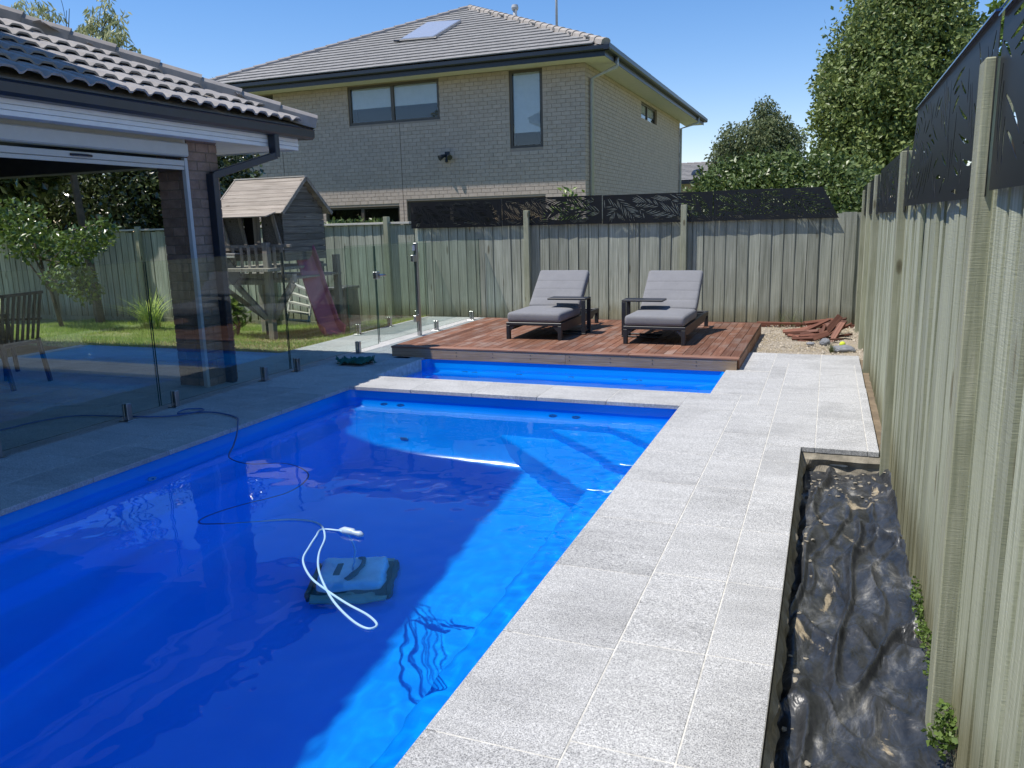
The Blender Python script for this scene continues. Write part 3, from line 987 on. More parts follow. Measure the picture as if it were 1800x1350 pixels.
# laser-cut leaf screens ------------------------------------------------
def leaf_screen(name, L, H, seed, cut=0.0, slant=0.0, q_=1.0):
    """perforated sheet in local x (0..L) / y (0..H); returns a mesh"""
    r = random.Random(seed)
    cu = bpy.data.curves.new(name, 'CURVE')
    cu.dimensions = '2D'
    cu.fill_mode = 'BOTH'
    cu.extrude = 0.001
    def add(pts):
        s = cu.splines.new('POLY')
        s.points.add(len(pts) - 1)
        for i, p in enumerate(pts):
            s.points[i].co = (p[0], p[1], 0, 1)
        s.use_cyclic_u = True
    add([(-slant, 0), (L + cut, 0), (L, H), (0, H)])
    occ = set()
    cell = 0.005 * q_
    def cells(pts, rad=1):
        out = set()
        for x, y in pts:
            i, j = int(x / cell), int(y / cell)
            for a in range(-rad, rad + 1):
                for b_ in range(-rad, rad + 1):
                    out.add((i + a, j + b_))
        return out
    def slit(x, y, ang, ln, wd, bend):
        n = 6
        up, dn, mid = [], [], []
        for k in range(n + 1):
            t = k / n
            a = ang + bend * t
            px = x + ln * t * cos(ang + bend * t * 0.5)
            py = y + ln * t * sin(ang + bend * t * 0.5)
            ww = wd * (0.15 + 0.85 * sin(pi * min(1, 0.12 + t * 0.85)))
            up.append((px - sin(a) * ww, py + cos(a) * ww))
            dn.append((px + sin(a) * ww, py - cos(a) * ww))
            mid.append((px, py))
        pts = up + dn[::-1]
        if any(not (0.015 - slant * (1 - py / H) < px < L - 0.015 + cut * (1 - py / H) and 0.015 < py < H - 0.015) for px, py in pts):
            return False
        dense = [(mid[i][0] + (mid[i + 1][0] - mid[i][0]) * s / 4, mid[i][1] + (mid[i + 1][1] - mid[i][1]) * s / 4) for i in range(n) for s in range(4)]
        dense += up + dn
        cc = cells(dense, 1)
        own = cells(dense, 0)
        if own & occ:
            return False
        return pts, cc, own
    tries = 0
    tries_n = int(L / 1.6 * 420)
    for f in range(tries_n):
        x, y = r.uniform(-slant, L + cut), r.uniform(0, H)
        ang = r.uniform(0, 2 * pi)
        if abs(sin(ang)) > 0.75:
            ang += 0.7
        ln = r.uniform(0.3, 0.75)
        bend = r.uniform(-0.9, 0.9)
        n = int(ln / (0.029 * q_))
        want, got, mine = 0, [], set()
        for k in range(n):
            t = k / n
            a = ang + bend * t
            px = x + ln * t * cos(ang + bend * t * 0.5)
            py = y + ln * t * sin(ang + bend * t * 0.5)
            leafl = 0.17 * (0.6 + 0.4 * q_) * (0.25 + sin(pi * (0.15 + 0.8 * t))) * r.uniform(0.85, 1.0)
            for s in (-1, 1):
                la = a + s * r.uniform(0.62, 0.68)
                want += 1
                for q in (1.0, 0.55):
                    g_ = slit(px + cos(la) * 0.012, py + sin(la) * 0.012, la, leafl * q, 0.0042 * q_ * 1.1, -s * 0.25)
                    if g_ and not (g_[2] & mine):
                        mine.update(g_[1])
                        got.append(g_[:2])
                        break
        need = 0.45 if f < tries_n * 0.4 else 0.16
        if len(got) > need * want:
            for pts, cc in got:
                occ.update(cc)
                add(pts)
    ob = bpy.data.objects.new('tmp', cu)
    C.objects.link(ob)
    dg = bpy.context.evaluated_depsgraph_get()
    me = bpy.data.meshes.new_from_object(ob.evaluated_get(dg))
    bpy.data.objects.remove(ob)
    me.name = name
    me.materials.clear()
    me.materials.append(M['screen'])
    return me
def screen_thing(me, loc, rot, label, H, L):
    t = thing('privacy_screen', label, 'screen', loc, 'laser cut black leaf screens on the fences')
    t.rotation_euler = rot
    o = link('screen_sheet', me, t, local=True)
    o.location = (0, 0, 0)
    return t
scrA = leaf_screen('screen_sheet', 1.62, 0.42, 1)
scrB = leaf_screen('screen_sheet', 1.62, 0.42, 2)
lab = ['leftmost black leaf cut screen on the back fence, beside the capped palings', 'black leaf cut screen on the back fence above the left sun lounger',
       'black leaf cut screen on the back fence between the two tall posts', 'black leaf cut screen on the back fence above the heap of offcuts']
for i in range(4):
    if i == 3:
        me = leaf_screen('screen_sheet', 1.45, 0.42, 5, cut=0.22)
    else:
        me = (scrA, scrB)[i % 2]
    screen_thing(me, (-6.46 + 1.632 * i, 11.925, 1.455 + 0.006 * (i % 2)), (pi / 2, 0, 0), lab[i], 0.42, 1.63)
# right hand screens: local x runs towards the camera
ry = [(2.57, 2.0, 1.555, 0.45, 'nearest black leaf cut screen, at the top right above the closest fence post'),
      (4.80, 2.2, 1.54, 0.485, 'long black leaf cut screen between the two nearest posts of the right fence'),
      (8.05, 2.78, 1.51, 0.37, 'lower black leaf cut screen stepped down beyond the second post of the right fence'),
      (11.9, 3.83, 1.50, 0.355, 'farthest black leaf cut screen on the right fence, in the back corner')]
for i, (y1, L, z, H, lb) in enumerate(ry):
    me = leaf_screen('screen_sheet', L, H, 20 + i, cut=0.0, slant=0.45 if i == 1 else 0.0, q_=1.8)
    t = screen_thing(me, (0.402 - 0.004 * (i % 2), y1, z), (pi / 2, 0, -pi / 2), lb, H, L)
    if i < 2:
        bm = B()
        bar(bm, (0, H + 0.0, 0.0), (L, H + 0.0, 0.0), 0.006, 0.03)
        prism(bm, [(H, 0.0), (H + 0.03, -0.018), (H + 0.032, -0.016), (H + 0.003, 0.003)], 'x', 0.0, L)
        o = link('top_flange', mesh('top_flange', bm, 'flange'), t, local=True)
        o.location = (0, 0, 0)

# ------------------------------------------------------------ trench with plastic sheet
bm = B()
nx, ny = 70, 420
def tr_z(x, y):
    z = -0.17
    z += 0.035 * noise.noise(V((x * 5, y * 3.2, 1))) + 0.016 * noise.noise(V((x * 14, y * 9, 2)))
    fold = abs(noise.noise(V((x * 4.5 + 0.6 * sin(y * 1.4), y * 0.9, 7))))
    z += 0.04 * max(0, 1 - fold * 11)
    f2 = abs(noise.noise(V((x * 7 + sin(y * 2.1), y * 2.2, 17))))
    z += 0.018 * max(0, 1 - f2 * 8)
    z += 0.05 * max(0, (x - 0.30) / 0.18)
    z -= 0.03 * max(0, 1 - (x + 0.10) / 0.05)
    return z
vv = [[bm.verts.new((-0.10 + 0.55 * i / nx, 0.95 + 4.47 * j / ny, tr_z(-0.10 + 0.55 * i / nx, 0.95 + 4.47 * j / ny))) for i in range(nx + 1)] for j in range(ny + 1)]
for j in range(ny):
    for i in range(nx):
        bm.faces.new((vv[j][i], vv[j][i + 1], vv[j + 1][i + 1], vv[j + 1][i]))
obj('plastic_sheet', bm, 'plastic', smooth=True, label='crumpled black plastic sheet lining the dirt trench by the right fence', category='plastic sheet')
bm = B()
rg = random.Random(11)
for k in range(150):
    y = rg.uniform(1.3, 5.35) if k % 3 else rg.uniform(4.95, 5.40)
    x = (rg.choice([-0.06, -0.03, 0.0, 0.02]) + rg.uniform(-0.03, 0.03)) if k % 3 else rg.uniform(-0.05, 0.42)
    r = rg.uniform(0.003, 0.016) if k % 3 == 0 else rg.choice([0, 0, 1]) * rg.uniform(0.004, 0.018)
    if r == 0:
        continue
    c = V((x, y, tr_z(x, y) + r * 0.15))
    me_ = bmesh.ops.create_icosphere(bm, subdivisions=1, radius=r, matrix=Matrix.Translation(c) @ Matrix.Diagonal((rg.uniform(.7, 1.5), rg.uniform(.7, 1.5), rg.uniform(.2, .4), 1)))
for v in bm.verts:
    v.co += V((rg.uniform(-1, 1), rg.uniform(-1, 1), rg.uniform(-1, 1))) * 0.003
obj('mortar_crumbs', bm, 'mortar', kind='stuff', label='crumbled mortar and clods lying along the trench edge', category='rubble')

# ------------------------------------------------------------ leaves
def leafquad(bm, p, d, up, L, W, fold=0.25):
    """diamond leaf: tip, two sides, base"""
    s = d.cross(up)
    if s.length < 1e-4:
        s = V((1, 0, 0))
    s.normalize()
    a = bm.verts.new(p)
    t = bm.verts.new(p + d * L)
    l = bm.verts.new(p + d * L * 0.45 + s * W + up * W * fold)
    r = bm.verts.new(p + d * L * 0.45 - s * W + up * W * fold)
    bm.faces.new((a, l, t))
    bm.faces.new((a, t, r))

def rdir(r):
    while True:
        v = V((r.uniform(-1, 1), r.uniform(-1, 1), r.uniform(-1, 1)))
        if 0.05 < v.length < 1:
            return v.normalized()

def crown(lumps, n, L, W, seed, shell_=0.55, droop=0.0, gap=0.0, clump=1):
    """leaves in the outer part of every lump (cx,cy,cz,rx,ry,rz)"""
    r = random.Random(seed)
    bm = B()
    vol = [l[3] * l[5] for l in lumps]
    tot = sum(vol)
    for l, vw in zip(lumps, vol):
        c = V(l[:3])
        for k in range(int(n * vw / tot / clump)):
            d = rdir(r)
            rad = shell_ + (1 - shell_) * r.random() ** 0.6
            bumpy = 1 + 0.22 * noise.noise(d * 2.3 + c) + 0.16 * noise.noise(d * 6 + c)
            p0 = c + V((d.x * l[3], d.y * l[4], d.z * l[5])) * rad * bumpy
            if gap and noise.noise(p0 * (1.2 / max(0.3, l[3] * 0.4))) < -1 + gap * 1.6:
                continue
            for q in range(clump):
                ld = (d * 0.5 + rdir(r) + V((0, 0, -droop))).normalized()
                leafquad(bm, p0 + rdir(r) * L * 1.1 * (clump > 1), ld, (d + rdir(r) * 0.8).normalized(), L * r.uniform(.6, 1.2), W * r.uniform(.7, 1.2))
    return bm

def tree(name, label, cat, base, lumps, n, L, W, mat, seed, trunk_r=0.12, limbs=6, group=None, trunk_top=None, **kw):
    t = thing(name, label, cat, base, group)
    obj('crown', crown(lumps, n, L, W, seed, **kw), mat, t, recalc=False)
    r = random.Random(seed + 1)
    bm = B()
    b0 = V(base)
    top = V(trunk_top) if trunk_top else V(lumps[0][:3])
    pts = [b0.lerp(top, k / 5) + V((r.uniform(-1, 1), r.uniform(-1, 1), 0)) * trunk_r * 0.6 * (k > 0) for k in range(6)]
    tube(bm, pts, [trunk_r * (1 - 0.12 * k) for k in range(6)], 8)
    obj('trunk', bm, 'bark', t, smooth=True)
    if limbs:
        bm = B()
        for k in range(limbs):
            l = lumps[k % len(lumps)]
            s = pts[2 + k % 3]
            e = V(l[:3]) + V((r.uniform(-.6, .6) * l[3], r.uniform(-.6, .6) * l[4], r.uniform(-.2, .7) * l[5]))
            mid = s.lerp(e, 0.5) + V((r.uniform(-1, 1), r.uniform(-1, 1), r.uniform(0, 1))) * 0.12 * (e - s).length
            tube(bm, spline([s, mid, e], 4), [trunk_r * 0.45 * (1 - 0.09 * i) for i in range(9)], 5)
        obj('limb', bm, 'bark', t, smooth=True, kind='stuff')
    return t

# camera helper for placing far things at a depth y (used with pixel readings taken from the photo)
def at(u, v, y):
    d = V((u - 900, v - 675, 1400.0))
    r = V((X_.x, X_.y, X_.z)) * d.x + D_ * d.y + F_ * d.z
    t = y / r.y
    return V((r.x * t, y, 1.5 + r.z * t))

# ------------------------------------------------------------ neighbour's house
HX0, HX1, HY0, HY1 = -16.8, -5.8, 20.0, 33.5
EZ = 5.33
nh = thing('brick_house', 'two storey cream brick house with grey tiled roof behind the back fence', 'house', (-11, 26, -0.3))
front_open = [(-12.63, -9.82, 4.27, 5.30), (-7.82, -6.92, 3.40, 5.31), (-15.80, -15.13, 4.5, 5.30), (-13.6, -11.18, -0.3, 2.06), (-10.94, -6.88, -0.3, 2.17)]
side_open = [(26.4, 28.9, 4.70, 5.22)]
def wall_with_holes(bm, a0, a1, z0, z1, holes, place):
    xs = sorted({a0, a1, *[h[0] for h in holes], *[h[1] for h in holes]})
    zs = sorted({z0, z1, *[max(z0, h[2]) for h in holes], *[h[3] for h in holes]})
    for i in range(len(xs) - 1):
        for j in range(len(zs) - 1):
            cx, cz = (xs[i] + xs[i + 1]) / 2, (zs[j] + zs[j + 1]) / 2
            if any(h[0] < cx < h[1] and h[2] < cz < h[3] for h in holes):
                continue
            place(bm, xs[i], xs[i + 1], zs[j], zs[j + 1])
bm = B()
wall_with_holes(bm, HX0, HX1 - 0.2, -0.34, EZ, front_open, lambda b, a, c, z0, z1: box(b, a, c, HY0 + 0.008, HY0 + 0.2, z0, z1))
wall_with_holes(bm, HY0 + 0.008, HY1, -0.34, EZ, side_open, lambda b, a, c, z0, z1: box(b, HX1 - 0.2, HX1 - 0.008, a, c, z0, z1))
box(bm, HX0 + 0.008, HX0 + 0.2, HY0 + 0.2, HY1, -0.34, EZ)
box(bm, HX0 + 0.2, HX1 - 0.2, HY1 - 0.2, HY1, -0.34, EZ)
wallo = obj('wall', bm, 'brickmortar', nh)
cells = []
def bricks(a0, a1, z0, z1, holes, tag):
    cz, row = z0, 0
    while cz < z1 - 0.05:
        a = a0 - (0.125 if row % 2 else 0)
        while a < a1:
            lo, hi = max(a, a0), min(a + 0.25, a1)
            z_a, z_b = cz, min(cz + 0.1, z1)
            segs = [(lo, hi)]
            for h in holes:
                if z_a + 0.02 < h[3] and z_b - 0.02 > h[2]:
                    new = []
                    for s in segs:
                        if s[1] <= h[0] or s[0] >= h[1]:
                            new.append(s)
                        else:
                            if s[0] < h[0]: new.append((s[0], h[0]))
                            if s[1] > h[1]: new.append((h[1], s[1]))
                    segs = new
            for s in segs:
                if s[1] - s[0] > 0.03:
                    cells.append((tag, s[0] + 0.005, s[1] - 0.005, z_a + 0.005, z_b - 0.005))
            a += 0.25
        cz += 0.1
        row += 1
bricks(HX0, HX1, 1.02, EZ - 0.005, front_open, 'f')
bricks(HY0 + 0.02, HY1, 1.02, EZ - 0.005, side_open, 's')
# the sunlit band above the fence shows its bricks largest
vis = [c for c in cells if c[0] == 'f' and c[3] > 1.7 and c[2] - c[1] > 0.2]
vis.sort(key=lambda c: (c[3] > 2.65, hypot(c[1], 20) + c[3]))
single = set(map(id, vis[:300]))
bm = B()
for c in cells:
    if id(c) in single:
        piece('brick', 'brick', c[1], c[2], HY0 - 0.004, HY0 + 0.05, c[3], c[4], wallo, bev=0.0)
    elif c[0] == 'f':
        d = rnd.uniform(-0.002, 0.002)
        box(bm, c[1], c[2], HY0 - 0.004 + d, HY0 + 0.03, c[3], c[4])
    else:
        d = rnd.uniform(-0.002, 0.002)
        box(bm, HX1 - 0.03, HX1 + 0.004 + d, c[1], c[2], c[3], c[4])
obj('brickwork', bm, 'brick', wallo, kind='stuff')
bm = B()
for x in (-14.95, -11.05):
    box(bm, x, x + 0.014, HY0 - 0.0075, HY0, 1.0, 4.25 if x > -12 else 4.4)
obj('expansion_joint', bm, 'brownmortar', wallo, kind='stuff')

def window(parent, x0, x1, z0, z1, y, mull=(), blind=None, fw=0.07, side=False):
    """frame in the opening, panes as sub-parts"""
    def bx(bm, a, b_, y0, y1, c, d):
        if side:
            box(bm, -y1, -y0, a, b_, c, d)
        else:
            box(bm, a, b_, y0, y1, c, d)
    bm = B()
    bx(bm, x0, x0 + fw, y, y + 0.06, z0, z1)
    bx(bm, x1 - fw, x1, y, y + 0.06, z0, z1)
    bx(bm, x0 + fw, x1 - fw, y, y + 0.06, z0, z0 + fw)
    bx(bm, x0 + fw, x1 - fw, y, y + 0.06, z1 - fw, z1)
    for mx in mull:
        bx(bm, mx - 0.045, mx + 0.045, y - 0.002, y + 0.058, z0 + fw, z1 - fw)
    wn = obj('window', bm, 'brownframe', parent)
    xs = [x0 + fw] + list(mull) + [x1 - fw]
    for a, b_ in zip(xs, xs[1:]):
        bm = B()
        bx(bm, a, b_, y + 0.03, y + 0.036, z0 + fw, z1 - fw)
        obj('pane', bm, M['winglass'], wn)
        if blind:
            bm = B()
            bx(bm, a + 0.03, b_ - 0.03, y + 0.05, y + 0.054, z0 + (z1 - z0) * blind, z1 - fw)
            obj('blind', bm, 'white', wn)
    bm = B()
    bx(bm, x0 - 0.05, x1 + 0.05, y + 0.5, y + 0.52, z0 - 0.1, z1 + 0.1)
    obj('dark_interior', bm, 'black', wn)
    return wn
M['winglass'] = thin_glass('window_glass', (0.86, 0.89, 0.92), 1.6)
window(nh, -12.63, -9.82, 4.27, 5.30, HY0 + 0.03, (-11.25,), 0.42)
window(nh, -7.82, -6.92, 3.40, 5.31, HY0 + 0.03, (), 0.20)
window(nh, -15.80, -15.13, 4.5, 5.30, HY0 + 0.03, (), None, 0.04)
window(nh, -13.6, -11.18, -0.3, 2.06, HY0 + 0.05, (-12.4,), None, 0.06)
window(nh, -10.94, -6.88, -0.3, 2.17, HY0 + 0.05, (-9.6, -8.2), None, 0.14)
window(nh, 26.4, 28.9, 4.70, 5.22, -HX1 + 0.06, (27.6,), 0.4, 0.05, side=True)
# eaves: soffit, fascia, gutter
ex0, ex1, ey0, ey1 = HX0 - 0.62, HX1 + 0.66, HY0 - 0.62, HY1 + 1.9
bm = B()
box(bm, ex0, ex1, ey0, HY0 + 0.1, EZ, EZ + 0.02)
box(bm, HX1 - 0.1, ex1, HY0 + 0.1, ey1, EZ, EZ + 0.02)
box(bm, ex0, HX0 + 0.1, HY0 + 0.1, ey1, EZ, EZ + 0.02)
obj('soffit', bm, 'cream', nh)
def gutter_prof(s=1.0):
    return [(0.0, 0.0), (0.10 * s, 0.0), (0.125 * s, 0.03 * s), (0.125 * s, 0.12 * s), (0.115 * s, 0.12 * s), (0.105 * s, 0.03 * s), (0.0, 0.02 * s)]
GZ = EZ + 0.10
bm = B()
box(bm, ex0, ex1, ey0 - 0.012, ey0, EZ - 0.02, EZ + 0.24)
box(bm, ex1, ex1 + 0.012, ey0 - 0.012, ey1, EZ - 0.02, EZ + 0.24)
box(bm, ex0 - 0.012, ex0, ey0 - 0.012, ey1, EZ - 0.02, EZ + 0.24)
obj('fascia', bm, 'navy', nh)
bm = B()
prism(bm, [(ey0 - 0.012 - u, GZ + v) for u, v in gutter_prof(0.9)], 'x', ex0 - 0.15, ex1 + 0.15)
obj('gutter', bm, 'navy', nh)
bm = B()
prism(bm, [(ex1 + 0.012 + u, GZ + v) for u, v in gutter_prof(1.15)], 'y', ey0 - 0.15, ey1 + 0.1)
obj('gutter', bm, 'navy', nh)
def downpipe(parent, pts, r, mat='galv', sq=False):
    bm = B()
    if sq:
        for p, q in zip(pts, pts[1:]):
            bar(bm, p, q, r * 2, r * 1.5, 0.006)
    else:
        tube(bm, pts, r, 10)
    return obj('downpipe', bm, mat, parent, smooth=not sq)
downpipe(nh, [(ex1 + 0.06, HY0 + 0.35, GZ), (ex1 + 0.06, HY0 + 0.35, EZ - 0.10), (HX1 + 0.07, HY0 + 0.35, EZ - 0.33), (HX1 + 0.07, HY0 + 0.35, -0.3)], 0.05)
downpipe(nh, [(ex1 + 0.06, HY1 + 0.1, GZ), (ex1 + 0.06, HY1 + 0.1, EZ - 0.1), (HX1 + 0.07, HY1 - 0.1, EZ - 0.3), (HX1 + 0.07, HY1 - 0.1, -0.3)], 0.05)
downpipe(nh, [(HX0 + 0.2, ey0 - 0.08, GZ), (HX0 + 0.2, ey0 - 0.08, EZ - 0.15), (HX0 + 0.42, HY0 - 0.06, EZ - 0.4), (HX0 + 0.42, HY0 - 0.06, -0.3)], 0.06)

# hip roof: tiles laid on planes
def slope_frame(o, a, up):
    a, up = V(a).normalized(), V(up).normalized()
    n = a.cross(up).normalized()
    mm = Matrix((a, up, n)).transposed().to_4x4()
    mm.translation = V(o)
    return mm
def flat_tile_mesh(name, wd, ln, mat):
    bm = B()
    box(bm, -wd / 2 + 0.002, wd / 2 - 0.002, 0, ln, 0.0, 0.028)
    for v in bm.verts:                       # nose sits proud on the course below
        if v.co.y < 0.01:
            v.co.z += 0.034
    return mesh(name, bm, mat)
PIT = 0.455
ga = 0.335
def lay(root, fr, length, depth_of, me, wd, mat, singles, hide=None, name='roof_tile', jit=0.003):
    """depth_of(t, s): inside test in plan coords along the eave / up the slope"""
    rows = 0
    placed = []
    s = 0.0
    row = 0
    while True:
        t = -wd / 2 if row % 2 else 0
        anyp = False
        while t < length + wd:
            if depth_of(t, s + ga * 0.5):
                anyp = True
                placed.append((row, fr @ Matrix.Translation((t, s, rnd.uniform(0, jit))) @ Matrix.Rotation(rnd.gauss(0, 0.004), 4, 'Z')))
            t += wd
        s += ga
        row += 1
        if not anyp or row > 40:
            break
    far = [p for p in placed if singles is not None and not singles(p)]
    near = [p for p in placed if singles is None or singles(p)]
    if len(near) > 300:
        far += near[300:]
        near = near[:300]
    for row, mm in near:
        o = link(name, me, root)
        o.matrix_local = Matrix.Translation(o.location) @ mm
    if far:
        bm = B()
        for row, mm in far:
            tmp = me.copy()
            tmp.transform(mm)
            bm.from_mesh(tmp)
            bpy.data.meshes.remove(tmp)
        obj('far_tiles', bm, mat, root, kind='stuff', recalc=False)
def caps(root, p, q, mat, w_=0.13, ln=0.40, h=0.075, n=None, name='ridge_cap'):
    p, q = V(p), V(q)
    L = (q - p).length
    n = int(L / (ln * 0.94))
    d = (q - p) / L
    side = d.cross(V((0, 0, 1))).normalized()
    up = side.cross(d)
    bm = B()
    for i, (s0, k) in enumerate(((0, 1.0), (ln, 0.86))):
        pass
    prof = [(-1.0, -1.1), (-0.85, 0.35), (-0.45, 0.85), (0, 1.0), (0.45, 0.85), (0.85, 0.35), (1.0, -1.1)]
    a = [bm.verts.new((u * w_ * 1.0, 0, v * h + 0.012)) for u, v in prof]
    c = [bm.verts.new((u * w_ * 0.9, ln, v * h - 0.012)) for u, v in prof]
    for i in range(6):
        bm.faces.new((a[i], a[i + 1], c[i + 1], c[i]))
    a2 = [bm.verts.new((u * w_ * 0.82, 0.0, v * h * 0.78)) for u, v in prof]
    for i in range(6):
        bm.faces.new((a[i], a2[i], a2[i + 1], a[i + 1]))
    bm.faces.new(a2)
    me = mesh(name, bm, mat)
    for i in range(n):
        mm = Matrix((side, d, up)).transposed().to_4x4()
        mm.translation = p + d * (i * L / n)
        o = link(name, me, root)
        o.matrix_local = Matrix.Translation(o.location) @ mm
RZ = EZ + 0.235
rx0, rx1, ry0, ry1 = ex0 - 0.05, ex1 + 0.05, ey0 - 0.05, ey1 + 0.05
half = (rx1 - rx0) / 2
pk = RZ + half * PIT
ridge_a = V(((rx0 + rx1) / 2, ry0 + half, pk))
ridge_b = V(((rx0 + rx1) / 2, max(ry1 - half, ry0 + half + 0.01), pk))
bm = B()
c_ = [bm.verts.new(p) for p in ((rx0, ry0, RZ - 0.02), (rx1, ry0, RZ - 0.02), (rx1, ry1, RZ - 0.02), (rx0, ry1, RZ - 0.02), tuple(ridge_a - V((0, 0, .02))), tuple(ridge_b - V((0, 0, .02))))]
for f in ((0, 1, 4), (1, 2, 5, 4), (2, 3, 5), (3, 0, 4, 5), (3, 2, 1, 0)):
    bm.faces.new([c_[i] for i in f])
roof = obj('roof', bm, 'tile', nh)
tl = flat_tile_mesh('roof_tile', 0.33, 0.40, 'tile')
cs = 1 / sqrt(1 + PIT * PIT)
fr = slope_frame((rx0, ry0 - 0.03, RZ - 0.01), (1, 0, 0), (0, 1, PIT))
lay(roof, fr, 2 * half, lambda t, s: s * cs < t - 0.05 and s * cs < 2 * half - t - 0.05 and s * cs < half, tl, 0.33, 'tile', lambda p: p[1].translation.x > -14.5 and p[0] < 18)
fr = slope_frame((rx1 + 0.03, ry0, RZ - 0.01), (0, 1, 0), (-1, 0, PIT))
LL = ry1 - ry0
bm0 = flat_tile_mesh('roof_tile', 0.33, 0.40, 'tile')
lay(roof, fr, LL, lambda t, s: s * cs < t and s * cs < LL - t and s * cs < half, bm0, 0.33, 'tile', lambda p: False)
up8 = V((0, 0, 0.05))
caps(roof, V((rx0, ry0, RZ)) + up8, ridge_a + up8, 'ridge')
caps(roof, V((rx1, ry0, RZ)) + up8, ridge_a + up8, 'ridge_warm')
caps(roof, ridge_a + up8, ridge_b + up8, 'ridge')

# solar hot water panel lying on the front slope
def on_front(x, s, lift):
    return V((x, ry0 + s * cs, RZ + s * cs * PIT)) + V((0, -PIT, 1)).normalized() * lift
sp = thing('solar_panel', 'pale solar panel lying on the tiled roof of the brick house', 'solar panel', on_front(-10.9, 4.0, 0))
def find_s(u, v):
    best = None
    for k in range(700):
        y = ry0 + k * 0.01
        p = at(u, v, y)
        d = p.z - (RZ + (y - ry0) * PIT + 0.10)
        if best is None or abs(d) < best[0]:
            best = (abs(d), p)
    return best[1]
cr = [find_s(*p) for p in ((703, 72), (762, 67), (811, 37), (752, 41))]
nrm = (cr[1] - cr[0]).cross(cr[3] - cr[0]).normalized()
def slab(bm, q, n, t0, t1):
    a = [bm.verts.new(p + n * t0) for p in q]
    b_ = [bm.verts.new(p + n * t1) for p in q]
    bm.faces.new(a[::-1])
    bm.faces.new(b_)
    for i in range(4):
        bm.faces.new((a[i], a[(i + 1) % 4], b_[(i + 1) % 4], b_[i]))
bm = B(); slab(bm, cr, nrm, -0.05, 0.04)
obj('panel_frame', bm, 'plasterframe', sp)
cc = sum(cr, V()) / 4
bm = B(); slab(bm, [cc + (p - cc) * 0.93 for p in cr], nrm, 0.03, 0.046)
obj('panel_glass', bm, 'solar', sp)
bm = B()
tube(bm, [cr[0] + V((-0.15, -0.1, 0.0)), cr[0], cr[1] + V((0.1, 0, 0))], 0.03, 6)
obj('pipe', bm, 'navy', sp)
fl = find_s(905, 42)
t = thing('roof_flue', 'short metal flue pipe with cap on the brick house roof', 'flue', (-9.4, 22.9, 6.9))
bp = V((at(905, 10, 23.5).x, 23.5, 0))
t.location = (bp.x, bp.y, 6.9)
ft = at(905, 10, 23.5).z
bm = B(); tube(bm, [(bp.x, bp.y, 6.9), (bp.x, bp.y, ft)], 0.06, 10); obj('pipe', bm, 'galv', t, smooth=True)
bm = B(); tube(bm, [(bp.x, bp.y, ft - 0.12), (bp.x, bp.y, ft - 0.06), (bp.x, bp.y, ft + 0.02)], [0.09, 0.11, 0.09], 12); obj('cowl', bm, 'galv', t)
ap = at(978, 0, 22.5)
t = thing('antenna_mast', 'thin antenna mast rising from the brick house roof', 'antenna', (ap.x, ap.y, 6.3))
bm = B(); tube(bm, [(ap.x, ap.y, 6.3), (ap.x, ap.y, ap.z + 1.4)], 0.035, 8); obj('mast', bm, 'galv', t, smooth=True)
bm = B()
tube(bm, [(ap.x - 0.7, ap.y, ap.z + 1.3), (ap.x + 0.7, ap.y, ap.z + 1.3)], 0.015, 6)
for k in range(7):
    tube(bm, [(ap.x - 0.6 + 0.2 * k, ap.y - 0.3, ap.z + 1.3), (ap.x - 0.6 + 0.2 * k, ap.y + 0.3, ap.z + 1.3)], 0.008, 5)
obj('antenna_arm', bm, 'galv', t)
# security light under the windows
lp = at(787, 275, HY0)
t = thing('security_light', 'small black twin security light on the brick house wall', 'light', (lp.x, HY0, lp.z))
bm = B(); bbox(bm, lp.x - 0.07, lp.x + 0.07, HY0 - 0.045, HY0 - 0.005, lp.z - 0.03, lp.z + 0.12, 0.01); obj('base', bm, 'navy', t)
for s in (-1, 1):
    bm = B()
    tube(bm, [(lp.x + s * 0.04, HY0 - 0.05, lp.z + 0.03), (lp.x + s * 0.09, HY0 - 0.12, lp.z), (lp.x + s * 0.15, HY0 - 0.2, lp.z - 0.05)], [0.03, 0.05, 0.075], 12)
    obj('lamp_head', bm, 'navy', t)
bm = B(); tube(bm, [(lp.x, HY0 - 0.06, lp.z - 0.02), (lp.x, HY0 - 0.09, lp.z - 0.15)], [0.03, 0.04], 10); obj('sensor', bm, 'darkmetal', t)

# small roof further right behind the hedge
p0 = at(1190, 318, 42)
sh = thing('tiled_house', 'low grey tiled roof half hidden behind the hedge', 'house', (p0.x + 4, 46, 0))
bm = B()
zr0, zr1 = at(1200, 318, 42).z, at(1200, 290, 46).z
fr = slope_frame((p0.x - 4, 42, zr0), (1, 0, 0), (0, 4, zr1 - zr0))
tt = flat_tile_mesh('roof_tile', 0.33, 0.40, 'tile')
slope_len = hypot(4, zr1 - zr0)
A = [(p0.x - 4, 42, zr0), (p0.x + 6, 42, zr0), (p0.x + 6, 46, zr1), (p0.x - 4, 46, zr1)]
box(bm, p0.x - 3.6, p0.x + 5.6, 42.6, 50, -0.3, zr0 - 0.1)
obj('wall', bm, 'brick', sh)
bm = B()
c_ = [bm.verts.new(p) for p in A + [(p0.x - 4, 50, zr0), (p0.x + 6, 50, zr0)]]
bm.faces.new((c_[0], c_[1], c_[2], c_[3])); bm.faces.new((c_[3], c_[2], c_[5], c_[4])); bm.faces.new((c_[0], c_[3], c_[4])); bm.faces.new((c_[1], c_[5], c_[2]))
ro = obj('roof', bm, 'tile', sh)
lay(ro, fr, 10, lambda t, s: 0 <= t <= 10 and s < slope_len, tt, 0.33, 'tile', lambda p: False)
boxobj('gutter', p0.x - 4.1, p0.x + 6.1, 41.85, 41.99, zr0 - 0.16, zr0 - 0.02, 'navy', sh)
